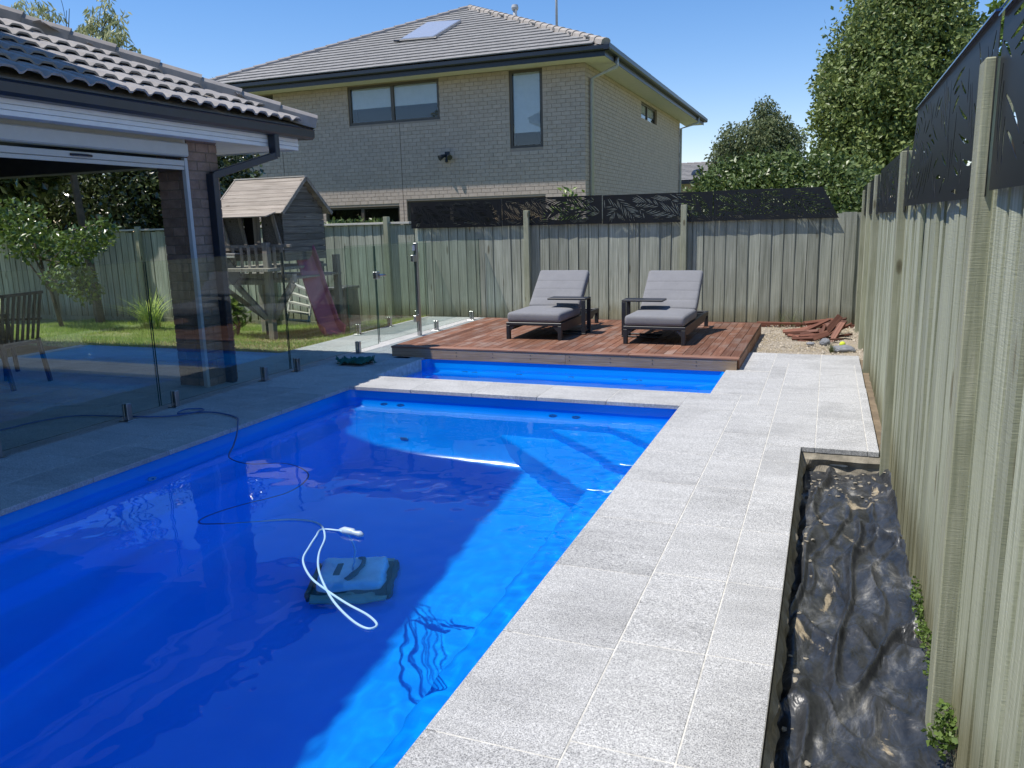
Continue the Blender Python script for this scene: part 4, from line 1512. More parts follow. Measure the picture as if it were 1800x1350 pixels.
caps(ro, (p0.x - 4, 46, zr1 + 0.04), (p0.x + 6, 46, zr1 + 0.04), 'ridge')
dv = at(1224, 304, 42.8)
bm = B()
tube(bm, [(dv.x, 43.2, dv.z - 0.25), (dv.x, 43.1, dv.z)], 0.05, 8)
bmesh.ops.create_cone(bm, cap_ends=True, segments=16, radius1=0.3, radius2=0.05, depth=0.18, matrix=Matrix.Translation((dv.x, 42.95, dv.z)) @ Matrix.Rotation(R(60), 4, 'X'))
obj('satellite_dish', bm, 'navy', label='small dark dish on the low grey roof behind the hedge', category='satellite dish')

# ------------------------------------------------------------ our own house: covered outdoor room at the left
GX, GYE, GZ2 = -5.39, 7.47, 2.44          # fascia plane x, far end y, gutter foot z
oh = thing('covered_patio', 'near house corner with grey tiled roof, dark gutter and brown brick pillar', 'house', (-7.5, 3.5, 0))
# brick pillar
px0, px1, py0, py1 = -5.97, -5.59, 6.05, 6.45
pil = boxobj('pillar', px0 + 0.006, px1 - 0.006, py0 + 0.006, py1 - 0.006, -0.02, 2.36, 'brownmortar', oh, 0)
z = 0.0
row = 0
while z < 2.33:
    z1 = min(z + 0.076, 2.345)
    a = 0.115 if row % 2 else 0.235
    # faces as L-shaped bond: bricks through the core, visible ends on +x and -y
    if row % 2 == 0:
        for s, e in ((px0, px0 + 0.235), (px0 + 0.245, px1)):
            piece('brick', 'brownbrick', s, e, py0, py0 + 0.11, z, z1, pil, bev=0.003)
            piece('brick', 'brownbrick', s, e, py1 - 0.11, py1, z, z1, pil, bev=0.003)
        piece('brick', 'brownbrick', px1 - 0.11, px1, py0 + 0.12, py1 - 0.12, z, z1, pil, bev=0.003)
        piece('brick', 'brownbrick', px0, px0 + 0.11, py0 + 0.12, py1 - 0.12, z, z1, pil, bev=0.003)
    else:
        for s, e in ((py0, py0 + 0.235), (py0 + 0.245, py1)):
            piece('brick', 'brownbrick', px1 - 0.11, px1, s, e, z, z1, pil, bev=0.003)
            piece('brick', 'brownbrick', px0, px0 + 0.11, s, e, z, z1, pil, bev=0.003)
        piece('brick', 'brownbrick', px0 + 0.12, px1 - 0.12, py0, py0 + 0.11, z, z1, pil, bev=0.003)
    z += 0.086
    row += 1
# second pillar nearer the camera (outside the frame), rear wall and ceiling
boxobj('pillar', px0, px1, 0.6, 1.0, 0, 2.36, 'brownmortar', oh, 0)
boxobj('wall', -9.9, -9.7, -4, 6.45, 0, 2.5, 'brownmortar', oh, 0)
boxobj('ceiling', -9.9, px0 + 0.1, -4.0, 6.4, 2.385, 2.40, 'ceil', oh, 0)
boxobj('beam', -9.9, px0 - 0.005, 6.2, 6.42, 2.12, 2.383, 'ceil', oh, 0.003)
boxobj('beam', px0 + 0.12, px1 - 0.0, -4.0, 6.04, 2.30, 2.383, 'beige', oh, 0.003)
bm = B()
box(bm, px1 - 0.08, GX + 0.0, -4.0, GYE - 0.02, 2.335, 2.350)
box(bm, -9.9, px1 - 0.08, 6.43, GYE - 0.02, 2.335, 2.350)
obj('soffit', bm, 'white', oh)
# grooved fascia boards
for i, (z0, z1) in enumerate(((2.325, 2.362), (2.365, 2.402), (2.405, 2.442), (2.445, 2.50))):
    boxobj('fascia', GX, GX + 0.018 + 0.003 * (i % 2), -4.0, GYE + 0.0, z0, z1, 'white', oh, 0.002)
boxobj('fascia', -9.9, GX - 0.001, GYE, GYE + 0.018, 2.325, 2.50, 'white', oh, 0.002)
bm = B()
gp = [(0.0, 0.0), (0.09, 0.0), (0.115, 0.025), (0.118, 0.09), (0.128, 0.098), (0.118, 0.106), (0.106, 0.098), (0.10, 0.03), (0.0, 0.015)]
prism(bm, [(GX + 0.022 + u, GZ2 + v) for u, v in gp], 'y', -4.0, GYE + 0.14)
prism(bm, [(GYE + 0.022 + u, GZ2 + v) for u, v in gp], 'x', -9.9, GX + 0.02)
obj('gutter', bm, 'navy', oh)
# roof planes: slope facing the pool, hip, slope facing the back fence
tz = 2.56
gxe = GX + 0.09
gye = GYE + 0.09
bm = B()
K = 5.0
c_ = [bm.verts.new(p) for p in ((gxe, -4, tz), (gxe, gye, tz), (gxe - K, gye - K, tz + K * PIT), (gxe - K, -4, tz + K * PIT), (gxe - K, gye, tz), (-14, gye, tz), (-14, gye - K, tz + K * PIT))]
bm.faces.new((c_[0], c_[1], c_[2], c_[3]))
bm.faces.new((c_[1], c_[5], c_[6], c_[2]))
orf = obj('roof', bm, 'tile2', oh)
def roll_tile_mesh(name, wd, ln, mat):
    bm = B()
    prof = []
    n = 14
    for k in range(n + 1):
        t = k / n
        x = -wd / 2 + wd * t
        u = (t * 2) % 1.0
        hgt = 0.034 * (1 if 0.30 < u < 0.80 else (max(0, (u - 0.12) / 0.18) if u <= 0.30 else max(0, (0.95 - u) / 0.15)))
        prof.append((x, hgt))
    def strip(y, dz):
        return [bm.verts.new((x, y, h + dz)) for x, h in prof]
    f0, f1 = strip(0, 0.054), strip(ln, 0.016)
    b0 = [bm.verts.new((x, 0.004, 0.054 + h - 0.018)) for x, h in prof]
    for k in range(n):
        bm.faces.new((f0[k], f0[k + 1], f1[k + 1], f1[k]))
        bm.faces.new((b0[k], b0[k + 1], f0[k + 1], f0[k]))
    return mesh(name, bm, mat)
rt = roll_tile_mesh('roof_tile', 0.38, 0.36, 'tile2')
fr = slope_frame((gxe + 0.03, gye, tz + 0.0), (0, 1, 0), (-1, 0, PIT))
fr = slope_frame((gxe + 0.03, 0.0, tz), (0, 1, 0), (-1, 0, PIT))
lay(orf, fr, gye, lambda t, s: s * cs < gye - t - 0.03 and t > 1.0 and s < 3.4 and s * cs < gye - t, rt, 0.38, 'tile2', None, jit=0.002)
bmk = rt.copy()
fr = slope_frame((gxe, gye + 0.03, tz), (-1, 0, 0), (0, -1, PIT))
lay(orf, fr, 7.0, lambda t, s: s * cs < t - 0.03 and s < 2.0, bmk, 0.38, 'tile2', lambda p: False, jit=0.002)
caps(orf, (gxe + 0.06, gye + 0.06, tz + 0.055), (gxe - 4.2, gye - 4.2, tz + 4.2 * PIT + 0.085), 'ridge', w_=0.105, ln=0.40, h=0.075)
# downpipe
downpipe(oh, [(GX + 0.075, 6.98, GZ2 + 0.01), (GX + 0.075, 6.98, GZ2 - 0.22)], 0.046, 'navy', True)
downpipe(oh, [(GX + 0.075, 6.98, GZ2 - 0.20), (px1 + 0.045, 6.30, GZ2 - 0.42)], 0.046, 'navy', True)
downpipe(oh, [(px1 + 0.045, 6.30, GZ2 - 0.40), (px1 + 0.045, 6.30, 0.0)], 0.046, 'navy', True)
# rolled outdoor blind: pelmet, bottom rail, guide track
boxobj('blind_pelmet', -5.66, -5.535, -4.0, 6.02, 2.175, 2.295, 'beige', oh, 0.012)
boxobj('blind_rail', -5.625, -5.585, -4.0, 6.0, 2.095, 2.145, 'beige', oh, 0.004)
boxobj('blind_skirt', -5.615, -5.595, -4.0, 6.0, 2.06, 2.092, 'beige', oh, 0.002)
boxobj('blind_track', -5.63, -5.585, 6.004, 6.044, 0.0, 2.17, 'galv', oh, 0.003)
bm = B()
tube(bm, [(-5.58, 4.78, 2.118), (-5.56, 4.84, 2.118), (-5.56, 4.92, 2.118), (-5.58, 4.98, 2.118)], 0.01, 6)
obj('blind_handle', bm, 'darkmetal', oh)
# upper storey and its eaves (outside the frame; its roof shades the pool and shows in the water)
bm = B()
box(bm, -12.5, -6.0, -7.0, 3.4, 0.0, 6.0)
up_ = obj('upper_storey_wall', bm, 'bin', oh)
bm = B()
box(bm, -13.2, -5.13, -7.6, 3.92, 6.0, 6.22)
prism(bm, [(-13.3, 6.22), (-5.03, 6.22), (-9.5, 7.8)], 'y', -7.6, 3.98)
obj('upper_roof', bm, 'navy', oh)

# ------------------------------------------------------------ glass pool fence
FXG = -5.25
def glass_panel(parent, a0, a1, z0, z1, x=FXG):
    bm = B()
    box(bm, x - 0.006, x + 0.006, a0, a1, z0, z1)
    me = mesh('glass_panel', bm, 'glass')
    me.materials.append(M['glass_edge'])
    for f in me.polygons:
        if abs(f.normal.x) < 0.5:
            f.material_index = 1
    return link('glass_panel', me, parent)
def spigot(parent, y, x=FXG):
    bm = B()
    bbox(bm, x - 0.05, x + 0.05, y - 0.05, y + 0.05, 0.0, 0.008, 0.003)
    bbox(bm, x - 0.029, x - 0.0075, y - 0.024, y + 0.024, 0.008, 0.145, 0.004)
    bbox(bm, x + 0.0075, x + 0.029, y - 0.024, y + 0.024, 0.008, 0.145, 0.004)
    box(bm, x - 0.0075, x + 0.0075, y - 0.023, y + 0.023, 0.008, 0.04)
    obj('spigot', bm, 'steel', parent)
gf = thing('glass_fence', 'frameless glass pool fence on steel spigots beside the pool', 'fence', (FXG, 6, 0))
for a0, a1 in ((1.45, 3.24), (3.26, 5.06), (5.08, 6.86), (6.88, 8.68)):
    glass_panel(gf, a0, a1, 0.045, 1.265)
for y in (1.8, 2.9, 3.6, 4.72, 5.24, 6.44, 6.98, 8.2):
    spigot(gf, y)
gf2 = thing('glass_fence', 'frameless glass panel between the steel gate post and the back fence', 'fence', (FXG, 10.9, 0))
glass_panel(gf2, 9.83, 11.92, 0.045, 1.265)
for y in (10.3, 11.55):
    spigot(gf2, y)
bm = B(); bbox(bm, FXG - 0.025, FXG + 0.025, 9.755, 9.805, 0.0, 1.27, 0.004); obj('gate_post', bm, 'steel', gf2)
gt = thing('glass_gate', 'closed frameless glass gate with steel latch and hinges', 'gate', (FXG, 9.2, 0))
glass_panel(gt, 8.71, 9.735, 0.06, 1.265)
for z in (0.2, 1.02):
    boxobj('hinge', FXG - 0.022, FXG + 0.022, 9.66, 9.752, z, z + 0.09, 'steel', gt, 0.004)
bm = B()
bbox(bm, FXG - 0.03, FXG + 0.03, 8.68, 8.76, 0.86, 0.95, 0.005)
tube(bm, [(FXG + 0.03, 8.73, 0.905), (FXG + 0.07, 8.76, 0.905), (FXG + 0.07, 8.81, 0.9)], 0.014, 8)
obj('latch', bm, 'steel', gt)
boxobj('sticker', FXG + 0.0065, FXG + 0.0075, 9.67, 9.74, 1.17, 1.245, 'white', gt, 0)
gf3 = thing('glass_fence', 'frameless glass return fence between the path and the lawn', 'fence', (-6.2, 10.7, 0))
glass_panel(gf3, 9.5, 11.9, 0.045, 1.25, -6.2)
for y in (9.72, 10.6, 11.5):
    spigot(gf3, y, -6.2)

# ------------------------------------------------------------ sun loungers
def rounded_slab(name, L, W, T, r, mat, rows=26, puff=0.012, seams=(), seam=0.006):
    """cushion: superellipse cross-section with seams across"""
    bm = B()
    nx, ny = 26, 16
    t = bmesh.new()
    box(t, 0, L, -W / 2, W / 2, 0, T)
    bmesh.ops.bevel(t, geom=t.edges[:], offset=r, segments=4, affect='EDGES', profile=0.5)
    me = bpy.data.meshes.new('t')
    t.to_mesh(me); t.free()
    bm.from_mesh(me); bpy.data.meshes.remove(me)
    for s in seams:
        for off in (-0.012, -0.004, 0.0, 0.004, 0.012):
            bmesh.ops.bisect_plane(bm, geom=bm.verts[:] + bm.edges[:] + bm.faces[:], plane_co=(s + off, 0, 0), plane_no=(1, 0, 0))
    for k in range(1, 14):
        bmesh.ops.bisect_plane(bm, geom=bm.verts[:] + bm.edges[:] + bm.faces[:], plane_co=(L * k / 14, 0, 0), plane_no=(1, 0, 0))
    for k in range(1, 8):
        bmesh.ops.bisect_plane(bm, geom=bm.verts[:] + bm.edges[:] + bm.faces[:], plane_co=(0, -W / 2 + W * k / 8, 0), plane_no=(0, 1, 0))
    for v in bm.verts:
        if v.co.z > T * 0.5:
            e = max(0, 1 - (abs(v.co.y) / (W / 2)) ** 4) * max(0, 1 - (abs(v.co.x - L / 2) / (L / 2)) ** 6)
            v.co.z += puff * e + 0.004 * noise.noise(v.co * 7)
            for s in seams:
                if abs(v.co.x - s) < 0.0045:
                    v.co.z -= seam
        v.co.y += 0.003 * noise.noise(v.co * 5 + V((9, 0, 0)))
    return bm
def make_lounger():
    root = thing('sun_lounger', '', 'sun lounger')
    W = 0.70
    FZ = 0.205
    LN = 1.72
    # frame: y along the length (0 = foot end)
    def part(name, f, mat='darkmetal', smooth=False, parent=root):
        bm = B(); f(bm)
        o = link(name, mesh(name, bm, mat, smooth), parent, local=True)
        return o
    def fr_(bm):
        bbox(bm, -W / 2, W / 2, 0, 0.045, FZ - 0.035, FZ, 0.004)
        bbox(bm, -W / 2, W / 2, LN - 0.04, LN, FZ - 0.055, FZ - 0.003, 0.004)
        for s in (-1, 1):
            x0, x1 = sorted((s * W / 2, s * (W / 2 - 0.035)))
            prism(bm, [(0.0451, FZ - 0.002), (0.0451, FZ - 0.08), (0.14, FZ - 0.105), (LN - 0.3, FZ - 0.105), (LN - 0.2, FZ - 0.055), (LN - 0.0405, FZ - 0.055), (LN - 0.0405, FZ - 0.002)], 'x', x0, x1)
    part('frame', fr_)
    for sx in (-1, 1):
        for y0, y1 in ((0.0, 0.05), (LN - 0.05, LN)):
            x0, x1 = sorted((sx * W / 2, sx * (W / 2 - 0.045)))
            def lg(bm, y0=y0, y1=y1, x0=x0, x1=x1):
                bbox(bm, x0, x1, y0, y1, 0, FZ - 0.036 if y0 < 1 else FZ - 0.056, 0.003)
                d = 0.09
                if y0 < 1:
                    a, b_ = ((x1, x1 + 0.07) if sx < 0 else (x0 - 0.07, x0))
                    prism(bm, [(a, FZ - 0.037), (b_, FZ - 0.037), ((a, FZ - 0.11) if sx < 0 else (b_, FZ - 0.11))], 'y', y0 + 0.006, y1 - 0.006)
            part('leg', lg)
    def sl(bm):
        for k in range(12):
            y = 0.1 + 0.125 * k
            box(bm, -W / 2 + 0.036, W / 2 - 0.036, y, y + 0.06, FZ - 0.03, FZ - 0.015)
    o = part('slats', sl); o['kind'] = 'stuff'
    cu = rounded_slab('cushion', 0.86, W - 0.02, 0.115, 0.035, 'fabric', seams=(0.45,), seam=0.002)
    me = mesh('seat_cushion', cu, 'fabric', True)
    me.transform(Matrix.Translation((0, 0.0, FZ + 0.002)) @ Matrix.Rotation(pi / 2, 4, 'Z'))
    link('seat_cushion', me, root, local=True)
    cu = rounded_slab('cushion', 0.66, W - 0.02, 0.105, 0.03, 'fabric', seams=(0.14, 0.29, 0.44), seam=0.0035, puff=0.006)
    me = mesh('back_cushion', cu, 'fabric', True)
    me.transform(Matrix.Translation((0, 0.845, FZ + 0.045)) @ Matrix.Rotation(R(41), 4, 'X') @ Matrix.Rotation(pi / 2, 4, 'Z'))
    link('back_cushion', me, root, local=True)
    def bkf(bm):
        mm = Matrix.Translation((0, 0.87, FZ + 0.03)) @ Matrix.Rotation(R(41), 4, 'X')
        for s in (-1, 1):
            x0, x1 = sorted((s * 0.32, s * 0.29))
            box(bm, x0, x1, 0.0, 0.62, -0.015, 0.012, mm)
        for k in range(6):
            box(bm, -0.289, 0.289, 0.03 + 0.1 * k, 0.075 + 0.1 * k, -0.012, 0.008, mm)
        bar(bm, (0.2, 1.30, FZ - 0.02), (0.2, 1.17, FZ + 0.26), 0.02, 0.02)
        bar(bm, (-0.2, 1.30, FZ - 0.02), (-0.2, 1.17, FZ + 0.26), 0.02, 0.02)
    part('back_frame', bkf)
    return root
def dup(root, loc, rz, label, group=None):
    r = root.copy()
    C.objects.link(r)
    r.location = loc
    r.rotation_euler = (0, 0, rz)
    r['label'] = label
    if group: r['group'] = group
    for ch in list(root.children):
        c = ch.copy(); C.objects.link(c); c.parent = r
    return r
lg = make_lounger()
lg.location = (-3.25, 8.92, DZ)
lg.rotation_euler = (0, 0, R(0.5))
lg['label'] = 'left grey cushioned sun lounger on the timber deck, nearer the glass gate'
lg['group'] = 'grey cushioned sun loungers on the deck'
dup(lg, (-1.78, 8.82, DZ), R(-0.5), 'right grey cushioned sun lounger on the timber deck, nearer the offcut heap')
def make_table():
    root = thing('side_table', '', 'side table')
    H = 0.45
    def part(name, f, mat='darkmetal'):
        bm = B(); f(bm)
        return link(name, mesh(name, bm, mat), root, local=True)
    part('table_top', lambda bm: bbox(bm, -0.47, 0.02, -0.13, 0.13, H - 0.022, H, 0.003))
    for s in (-1, 1):
        part('leg', lambda bm, s=s: bbox(bm, -0.03, 0.02, s * 0.13 - 0.02 * (s > 0), s * 0.13 + 0.02 * (s < 0), 0.021, H - 0.0225, 0.003))
        part('foot', lambda bm, s=s: bbox(bm, -0.42, 0.02, s * 0.13 - 0.03 * (s > 0), s * 0.13 + 0.03 * (s < 0), 0, 0.02, 0.003))
    part('stretcher', lambda bm: bbox(bm, -0.03, 0.0, -0.099, 0.099, 0.03, 0.05, 0.003))
    return root
tb = make_table()
tb.location = (-2.78, 9.58, DZ)
tb['label'] = 'black C shaped side table reaching over the left sun lounger'
tb['group'] = 'black side tables over the sun loungers'
dup(tb, (-2.255, 9.47, DZ), pi, 'black C shaped side table reaching over the right sun lounger')
for a in (tb,):
    pass

# ------------------------------------------------------------ pool cleaner and its cable
rb = thing('pool_cleaner', 'robotic pool cleaner with pale blue cable on the pool floor', 'pool cleaner', (-2.62, 3.87, -1.36))
rm = Matrix.Translation((-2.62, 3.87, -1.362)) @ Matrix.Rotation(R(24), 4, 'Z')
def rpart(name, f, mat, smooth=False):
    bm = B(); f(bm)
    me = mesh(name, bm, mat, smooth)
    me.transform(rm)
    o = link(name, me, rb)
    o.cycles.is_caustics_receiver = True
    return o
def body(bm):
    bbox(bm, -0.20, 0.20, -0.17, 0.17, 0.05, 0.20, 0.05, 4)
rpart('body', body, 'robot', True)
rpart('skirt', lambda bm: bbox(bm, -0.225, 0.225, -0.20, 0.20, 0.03, 0.085, 0.02, 2), 'robotdark')
for s in (-1, 1):
    rpart('brush', lambda bm, s=s: tube(bm, [(-0.22, s * 0.20, 0.045), (0.22, s * 0.20, 0.045)], 0.04, 12), 'robotgreen')
    rpart('track', lambda bm, s=s: bbox(bm, s * 0.235 - 0.02, s * 0.235 + 0.02, -0.20, 0.20, 0.0, 0.10, 0.03, 2), 'robotdark')
rpart('handle', lambda bm: tube(bm, spline([(-0.02, -0.13, 0.20), (0.02, -0.1, 0.235), (0.06, 0.0, 0.24), (0.06, 0.1, 0.235), (0.03, 0.14, 0.20)], 4), 0.016, 8), 'robotdark')
rpart('vent', lambda bm: bbox(bm, -0.10, -0.06, -0.08, 0.08, 0.195, 0.207, 0.004), 'robotdark')
zc = WL + 0.004
cab = [(-2.60, 3.85, -1.15), (-2.57, 3.82, -0.95), (-2.47, 3.68, -0.6), (-2.40, 3.52, -0.25), (-2.36, 3.42, zc), (-2.42, 3.44, zc), (-2.50, 3.42, zc), (-2.47, 3.33, zc),
       (-2.42, 3.20, zc), (-2.35, 3.05, zc), (-2.20, 2.90, zc), (-2.04, 2.80, zc + .002), (-1.88, 2.72, zc), (-1.74, 2.66, zc), (-1.66, 2.60, zc), (-1.68, 2.56, zc), (-1.78, 2.60, zc),
       (-1.95, 2.72, zc), (-2.12, 2.88, zc + .003), (-2.24, 3.02, zc), (-2.33, 3.16, zc), (-2.42, 3.34, zc), (-2.56, 3.49, zc), (-2.72, 3.51, zc), (-2.90, 3.44, zc - 0.006), (-3.10, 3.36, zc - 0.03)]
bm = B(); tube(bm, spline(cab, 6), 0.0058, 8)
o = obj('cable', bm, 'cable', rb, smooth=True)
cab2 = [(-3.10, 3.36, zc - 0.03), (-3.26, 3.34, zc - 0.06), (-3.42, 3.55, zc - 0.22), (-3.40, 3.85, zc - 0.30), (-3.26, 4.15, zc - 0.30), (-3.30, 4.42, zc - 0.22),
        (-3.5, 4.45, zc - 0.05), (-3.75, 4.35, zc - .03), (-3.98, 4.42, zc - 0.01), (-4.09, 4.60, zc + 0.03), (-4.14, 4.70, zc + 0.08), (-4.25, 4.85, 0.02), (-4.42, 5.03, 0.011), (-4.70, 5.12, 0.011), (-4.88, 5.08, 0.011), (-5.0, 5.0, 0.011), (-5.02, 5.12, 0.02), (-4.92, 5.2, 0.011), (-4.85, 5.1, 0.02),
        (-4.95, 4.95, 0.011), (-5.1, 4.86, 0.011), (-5.35, 4.80, 0.011), (-5.8, 4.70, 0.011), (-5.95, 4.44, 0.011), (-6.0, 4.1, 0.011), (-6.3, 3.6, 0.011), (-7.0, 3.2, 0.011)]
bm = B(); tube(bm, spline(cab2, 6), 0.0062, 8)  # rest of the cable; shade is put into its navy colour
obj('cable', bm, 'cable_shaded', rb, smooth=True, label='length of the same cable crossing the paving, coloured dark blue for shade')
bm = B()
mm, L_ = frame_of((-2.37, 3.43, zc + 0.005), (-2.25, 3.42, zc + 0.005))
tube(bm, [(-2.39, 3.435, zc + .008), (-2.36, 3.432, zc + .01), (-2.30, 3.425, zc + .01), (-2.29, 3.42, zc + .008), (-2.25, 3.415, zc + .008), (-2.23, 3.412, zc + .006)], [0.008, 0.02, 0.02, 0.013, 0.018, 0.008], 10)
obj('swivel', bm, 'jet', rb, smooth=True)

# green cloth on the left paving
bm = B()
n = 26
vv = [[bm.verts.new((-5.2 + 0.62 * i / n + 0.05 * noise.noise(V((i * .2, j * .2, 1))), 7.30 + 0.5 * j / n + 0.05 * noise.noise(V((i * .2, j * .2, 5))), 0.012 + 0.10 * abs(noise.noise(V((i * .28, j * .28, 3)))) + 0.02 * abs(noise.noise(V((i * .7, j * .7, 3)))))) for i in range(n + 1)] for j in range(n + 1)]
for j in range(n):
    for i in range(n):
        if hypot(i - n / 2, (j - n / 2) * 1.1) < n * (0.40 + 0.12 * noise.noise(V((i * .3, j * .3, 8)))):
            bm.faces.new((vv[j][i], vv[j][i + 1], vv[j + 1][i + 1], vv[j + 1][i]))
obj('cloth', bm, 'towel', smooth=True, label='crumpled dark green cloth on the shaded paving beside the spa', category='cloth')

# ------------------------------------------------------------ playhouse
ph = thing('playhouse', 'weathered wooden cubby house on stilts with pitched roof', 'playhouse', (-7.4, 9.9, -0.1))
hx0, hx1, hy0, hy1 = -8.25, -7.16, 9.45, 10.45
zf, ze, zp = 1.05, 1.80, 2.22
ym = (hy0 + hy1) / 2
def dx(name, f, mat, **kw):
    bm = B(); f(bm)
    return obj(name, bm, mat, ph, **kw)
# gable wall boards facing right
z = zf
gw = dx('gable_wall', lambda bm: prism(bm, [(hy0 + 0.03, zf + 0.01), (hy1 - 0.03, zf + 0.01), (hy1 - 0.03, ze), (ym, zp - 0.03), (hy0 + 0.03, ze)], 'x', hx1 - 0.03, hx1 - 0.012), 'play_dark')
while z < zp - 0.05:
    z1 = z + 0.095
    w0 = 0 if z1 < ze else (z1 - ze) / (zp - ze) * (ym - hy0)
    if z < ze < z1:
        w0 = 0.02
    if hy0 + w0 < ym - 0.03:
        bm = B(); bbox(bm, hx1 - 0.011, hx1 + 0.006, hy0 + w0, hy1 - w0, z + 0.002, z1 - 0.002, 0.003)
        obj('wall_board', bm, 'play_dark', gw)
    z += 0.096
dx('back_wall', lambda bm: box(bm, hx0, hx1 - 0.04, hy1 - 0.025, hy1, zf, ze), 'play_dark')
dx('floor', lambda bm: box(bm, hx0, hx1, hy0 - 0.4, hy1, 0.93, 0.97), 'play')
# front wall: leaning side panels, dark opening
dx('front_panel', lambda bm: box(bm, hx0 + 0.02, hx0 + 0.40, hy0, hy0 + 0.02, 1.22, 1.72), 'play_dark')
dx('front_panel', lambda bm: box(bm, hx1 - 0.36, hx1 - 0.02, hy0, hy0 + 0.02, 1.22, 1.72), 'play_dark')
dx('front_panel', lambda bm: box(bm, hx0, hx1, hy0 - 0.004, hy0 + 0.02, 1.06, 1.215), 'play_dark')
for p, q in (((hx0 + 0.02, hy0 - 0.02, 1.70), (hx0 + 0.16, hy0 - 0.02, 1.22)), ((hx0 + 0.36, hy0 - 0.02, 1.70), (hx0 + 0.46, hy0 - 0.02, 1.22)), ((hx1 - 0.46, hy0 - 0.02, 1.22), (hx1 - 0.46, hy0 - 0.02, 1.70)),
             ((hx1 - 0.03, hy0 - 0.02, 1.22), (hx1 - 0.15, hy0 - 0.02, 1.70)), ((hx1 - 0.4, hy0 - 0.03, 1.22), (hx1 - 0.4, hy0 - 0.03, 1.72))):
    dx('trim_board', lambda bm: bar(bm, p, q, 0.05, 0.025), 'play')
dx('front_rail', lambda bm: box(bm, hx0, hx1, hy0 - 0.035, hy0 - 0.006, 1.21, 1.25), 'play')
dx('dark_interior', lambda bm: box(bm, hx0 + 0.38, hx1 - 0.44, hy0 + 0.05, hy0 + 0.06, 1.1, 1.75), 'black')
# roof of narrow boards
nb = 9
for side in (0, 1):
    ya, yb = (hy0 - 0.10, ym) if side == 0 else (hy1 + 0.10, ym)
    za = ze - 0.10 * (zp - ze) / (ym - hy0)
    ln = hypot(yb - ya, zp - za)
    sl_ = V((0, yb - ya, zp - za)).normalized()
    nr = V((0, -(zp - za), (yb - ya))).normalized() if side == 0 else V((0, (zp - za), -(yb - ya))).normalized()
    if nr.z < 0:
        nr = -nr
    for k in range(nb):
        o0 = V((0, ya, za)) + sl_ * (ln * k / nb)
        bm = B()
        mm = Matrix((V((1, 0, 0)), sl_, nr)).transposed().to_4x4()
        mm.translation = o0
        bbox(bm, hx0 - 0.06, hx1 + 0.08, -0.012, ln / nb + 0.0, 0.004, 0.018, 0.002, 1, mm)
        for v in bm.verts:
            pass
        ob = obj('roof_board', bm, 'play_x', ph)
        ob.rotation_euler = (0, 0, 0)
    dx('barge_board', lambda bm: bar(bm, V((hx1 + 0.09, ya, za)) + nr * 0.0, V((hx1 + 0.09, yb, zp)) + nr * 0.0, 0.02, 0.05), 'play')
    dx('barge_board', lambda bm: bar(bm, V((hx0 - 0.07, ya, za)), V((hx0 - 0.07, yb, zp)), 0.02, 0.05), 'play')
dx('ridge_board', lambda bm: box(bm, hx0 - 0.08, hx1 + 0.09, ym - 0.03, ym + 0.03, zp + 0.012, zp + 0.03), 'white_wood')
aw = Matrix.Translation((0, hy0 - 0.02, 1.745)) @ Matrix.Rotation(R(14), 4, 'X')
for k in range(3):
    dx('awning_board', lambda bm: bbox(bm, hx0 - 0.05, hx1 - 0.02, -0.32 + 0.1 * k, -0.225 + 0.1 * k, 0, 0.016, 0.002, 1, aw), 'play_x')
# window box shelf
dx('window_shelf', lambda bm: (box(bm, hx0 - 0.05, hx0 + 0.42, hy0 - 0.25, hy0 - 0.04, 1.165, 1.18), box(bm, hx0 - 0.05, hx0 + 0.42, hy0 - 0.262, hy0 - 0.25, 1.12, 1.15)), 'white_wood')
# verandah platform and posts
dx('platform', lambda bm: (bbox(bm, -8.60, -7.30, 9.28, 9.32, 0.83, 0.89, 0.003), bbox(bm, -8.60, -7.30, 9.29, 9.33, 0.73, 0.80, 0.003), box(bm, -8.6, -7.0, 9.33, 10.6, 0.80, 0.83)), 'play')
dx('platform', lambda bm: bbox(bm, -7.30, -6.96, 9.34, 9.42, 0.76, 0.88, 0.003), 'play')
for x, y, zt in ((-7.34, 9.28, 1.32), (-8.62, 9.40, 1.3), (-8.45, 10.5, 0.85), (-7.05, 10.55, 1.1), (-7.35, 10.55, 1.0)):
    dx('post', lambda bm: bbox(bm, x - 0.045, x + 0.045, y - 0.045, y + 0.045, -0.25, zt, 0.006), 'play')
for k, x in enumerate((-8.47, -8.33, -8.2, -7.93, -7.79, -7.66, -7.53, -7.22, -7.1)):
    dx('baluster', lambda bm: bbox(bm, x - 0.025, x + 0.025, 9.285, 9.30, 0.83, 1.26, 0.003), 'play')
dx('handrail', lambda bm: bbox(bm, -8.6, -6.95, 9.30, 9.34, 1.25, 1.29, 0.003), 'play')
for p, q in (((-8.35, 9.36, 0.76), (-7.80, 9.8, 0.15)), ((-7.95, 9.3, 0.74), (-7.38, 9.28, 0.22)), ((-7.30, 9.30, 0.25), (-6.98, 9.36, 0.74)), ((-7.4, 9.9, 0.74), (-7.85, 9.9, 0.12))):
    dx('brace', lambda bm: bar(bm, p, q, 0.05, 0.07), 'play')
dx('post', lambda bm: bbox(bm, -7.92, -7.83, 9.85, 9.94, -0.25, 0.75, 0.006), 'play')
dx('shade_board', lambda bm: bar(bm, (-8.16, 9.26, 1.14), (-7.86, 9.24, 0.80), 0.03, 0.22), 'bin')

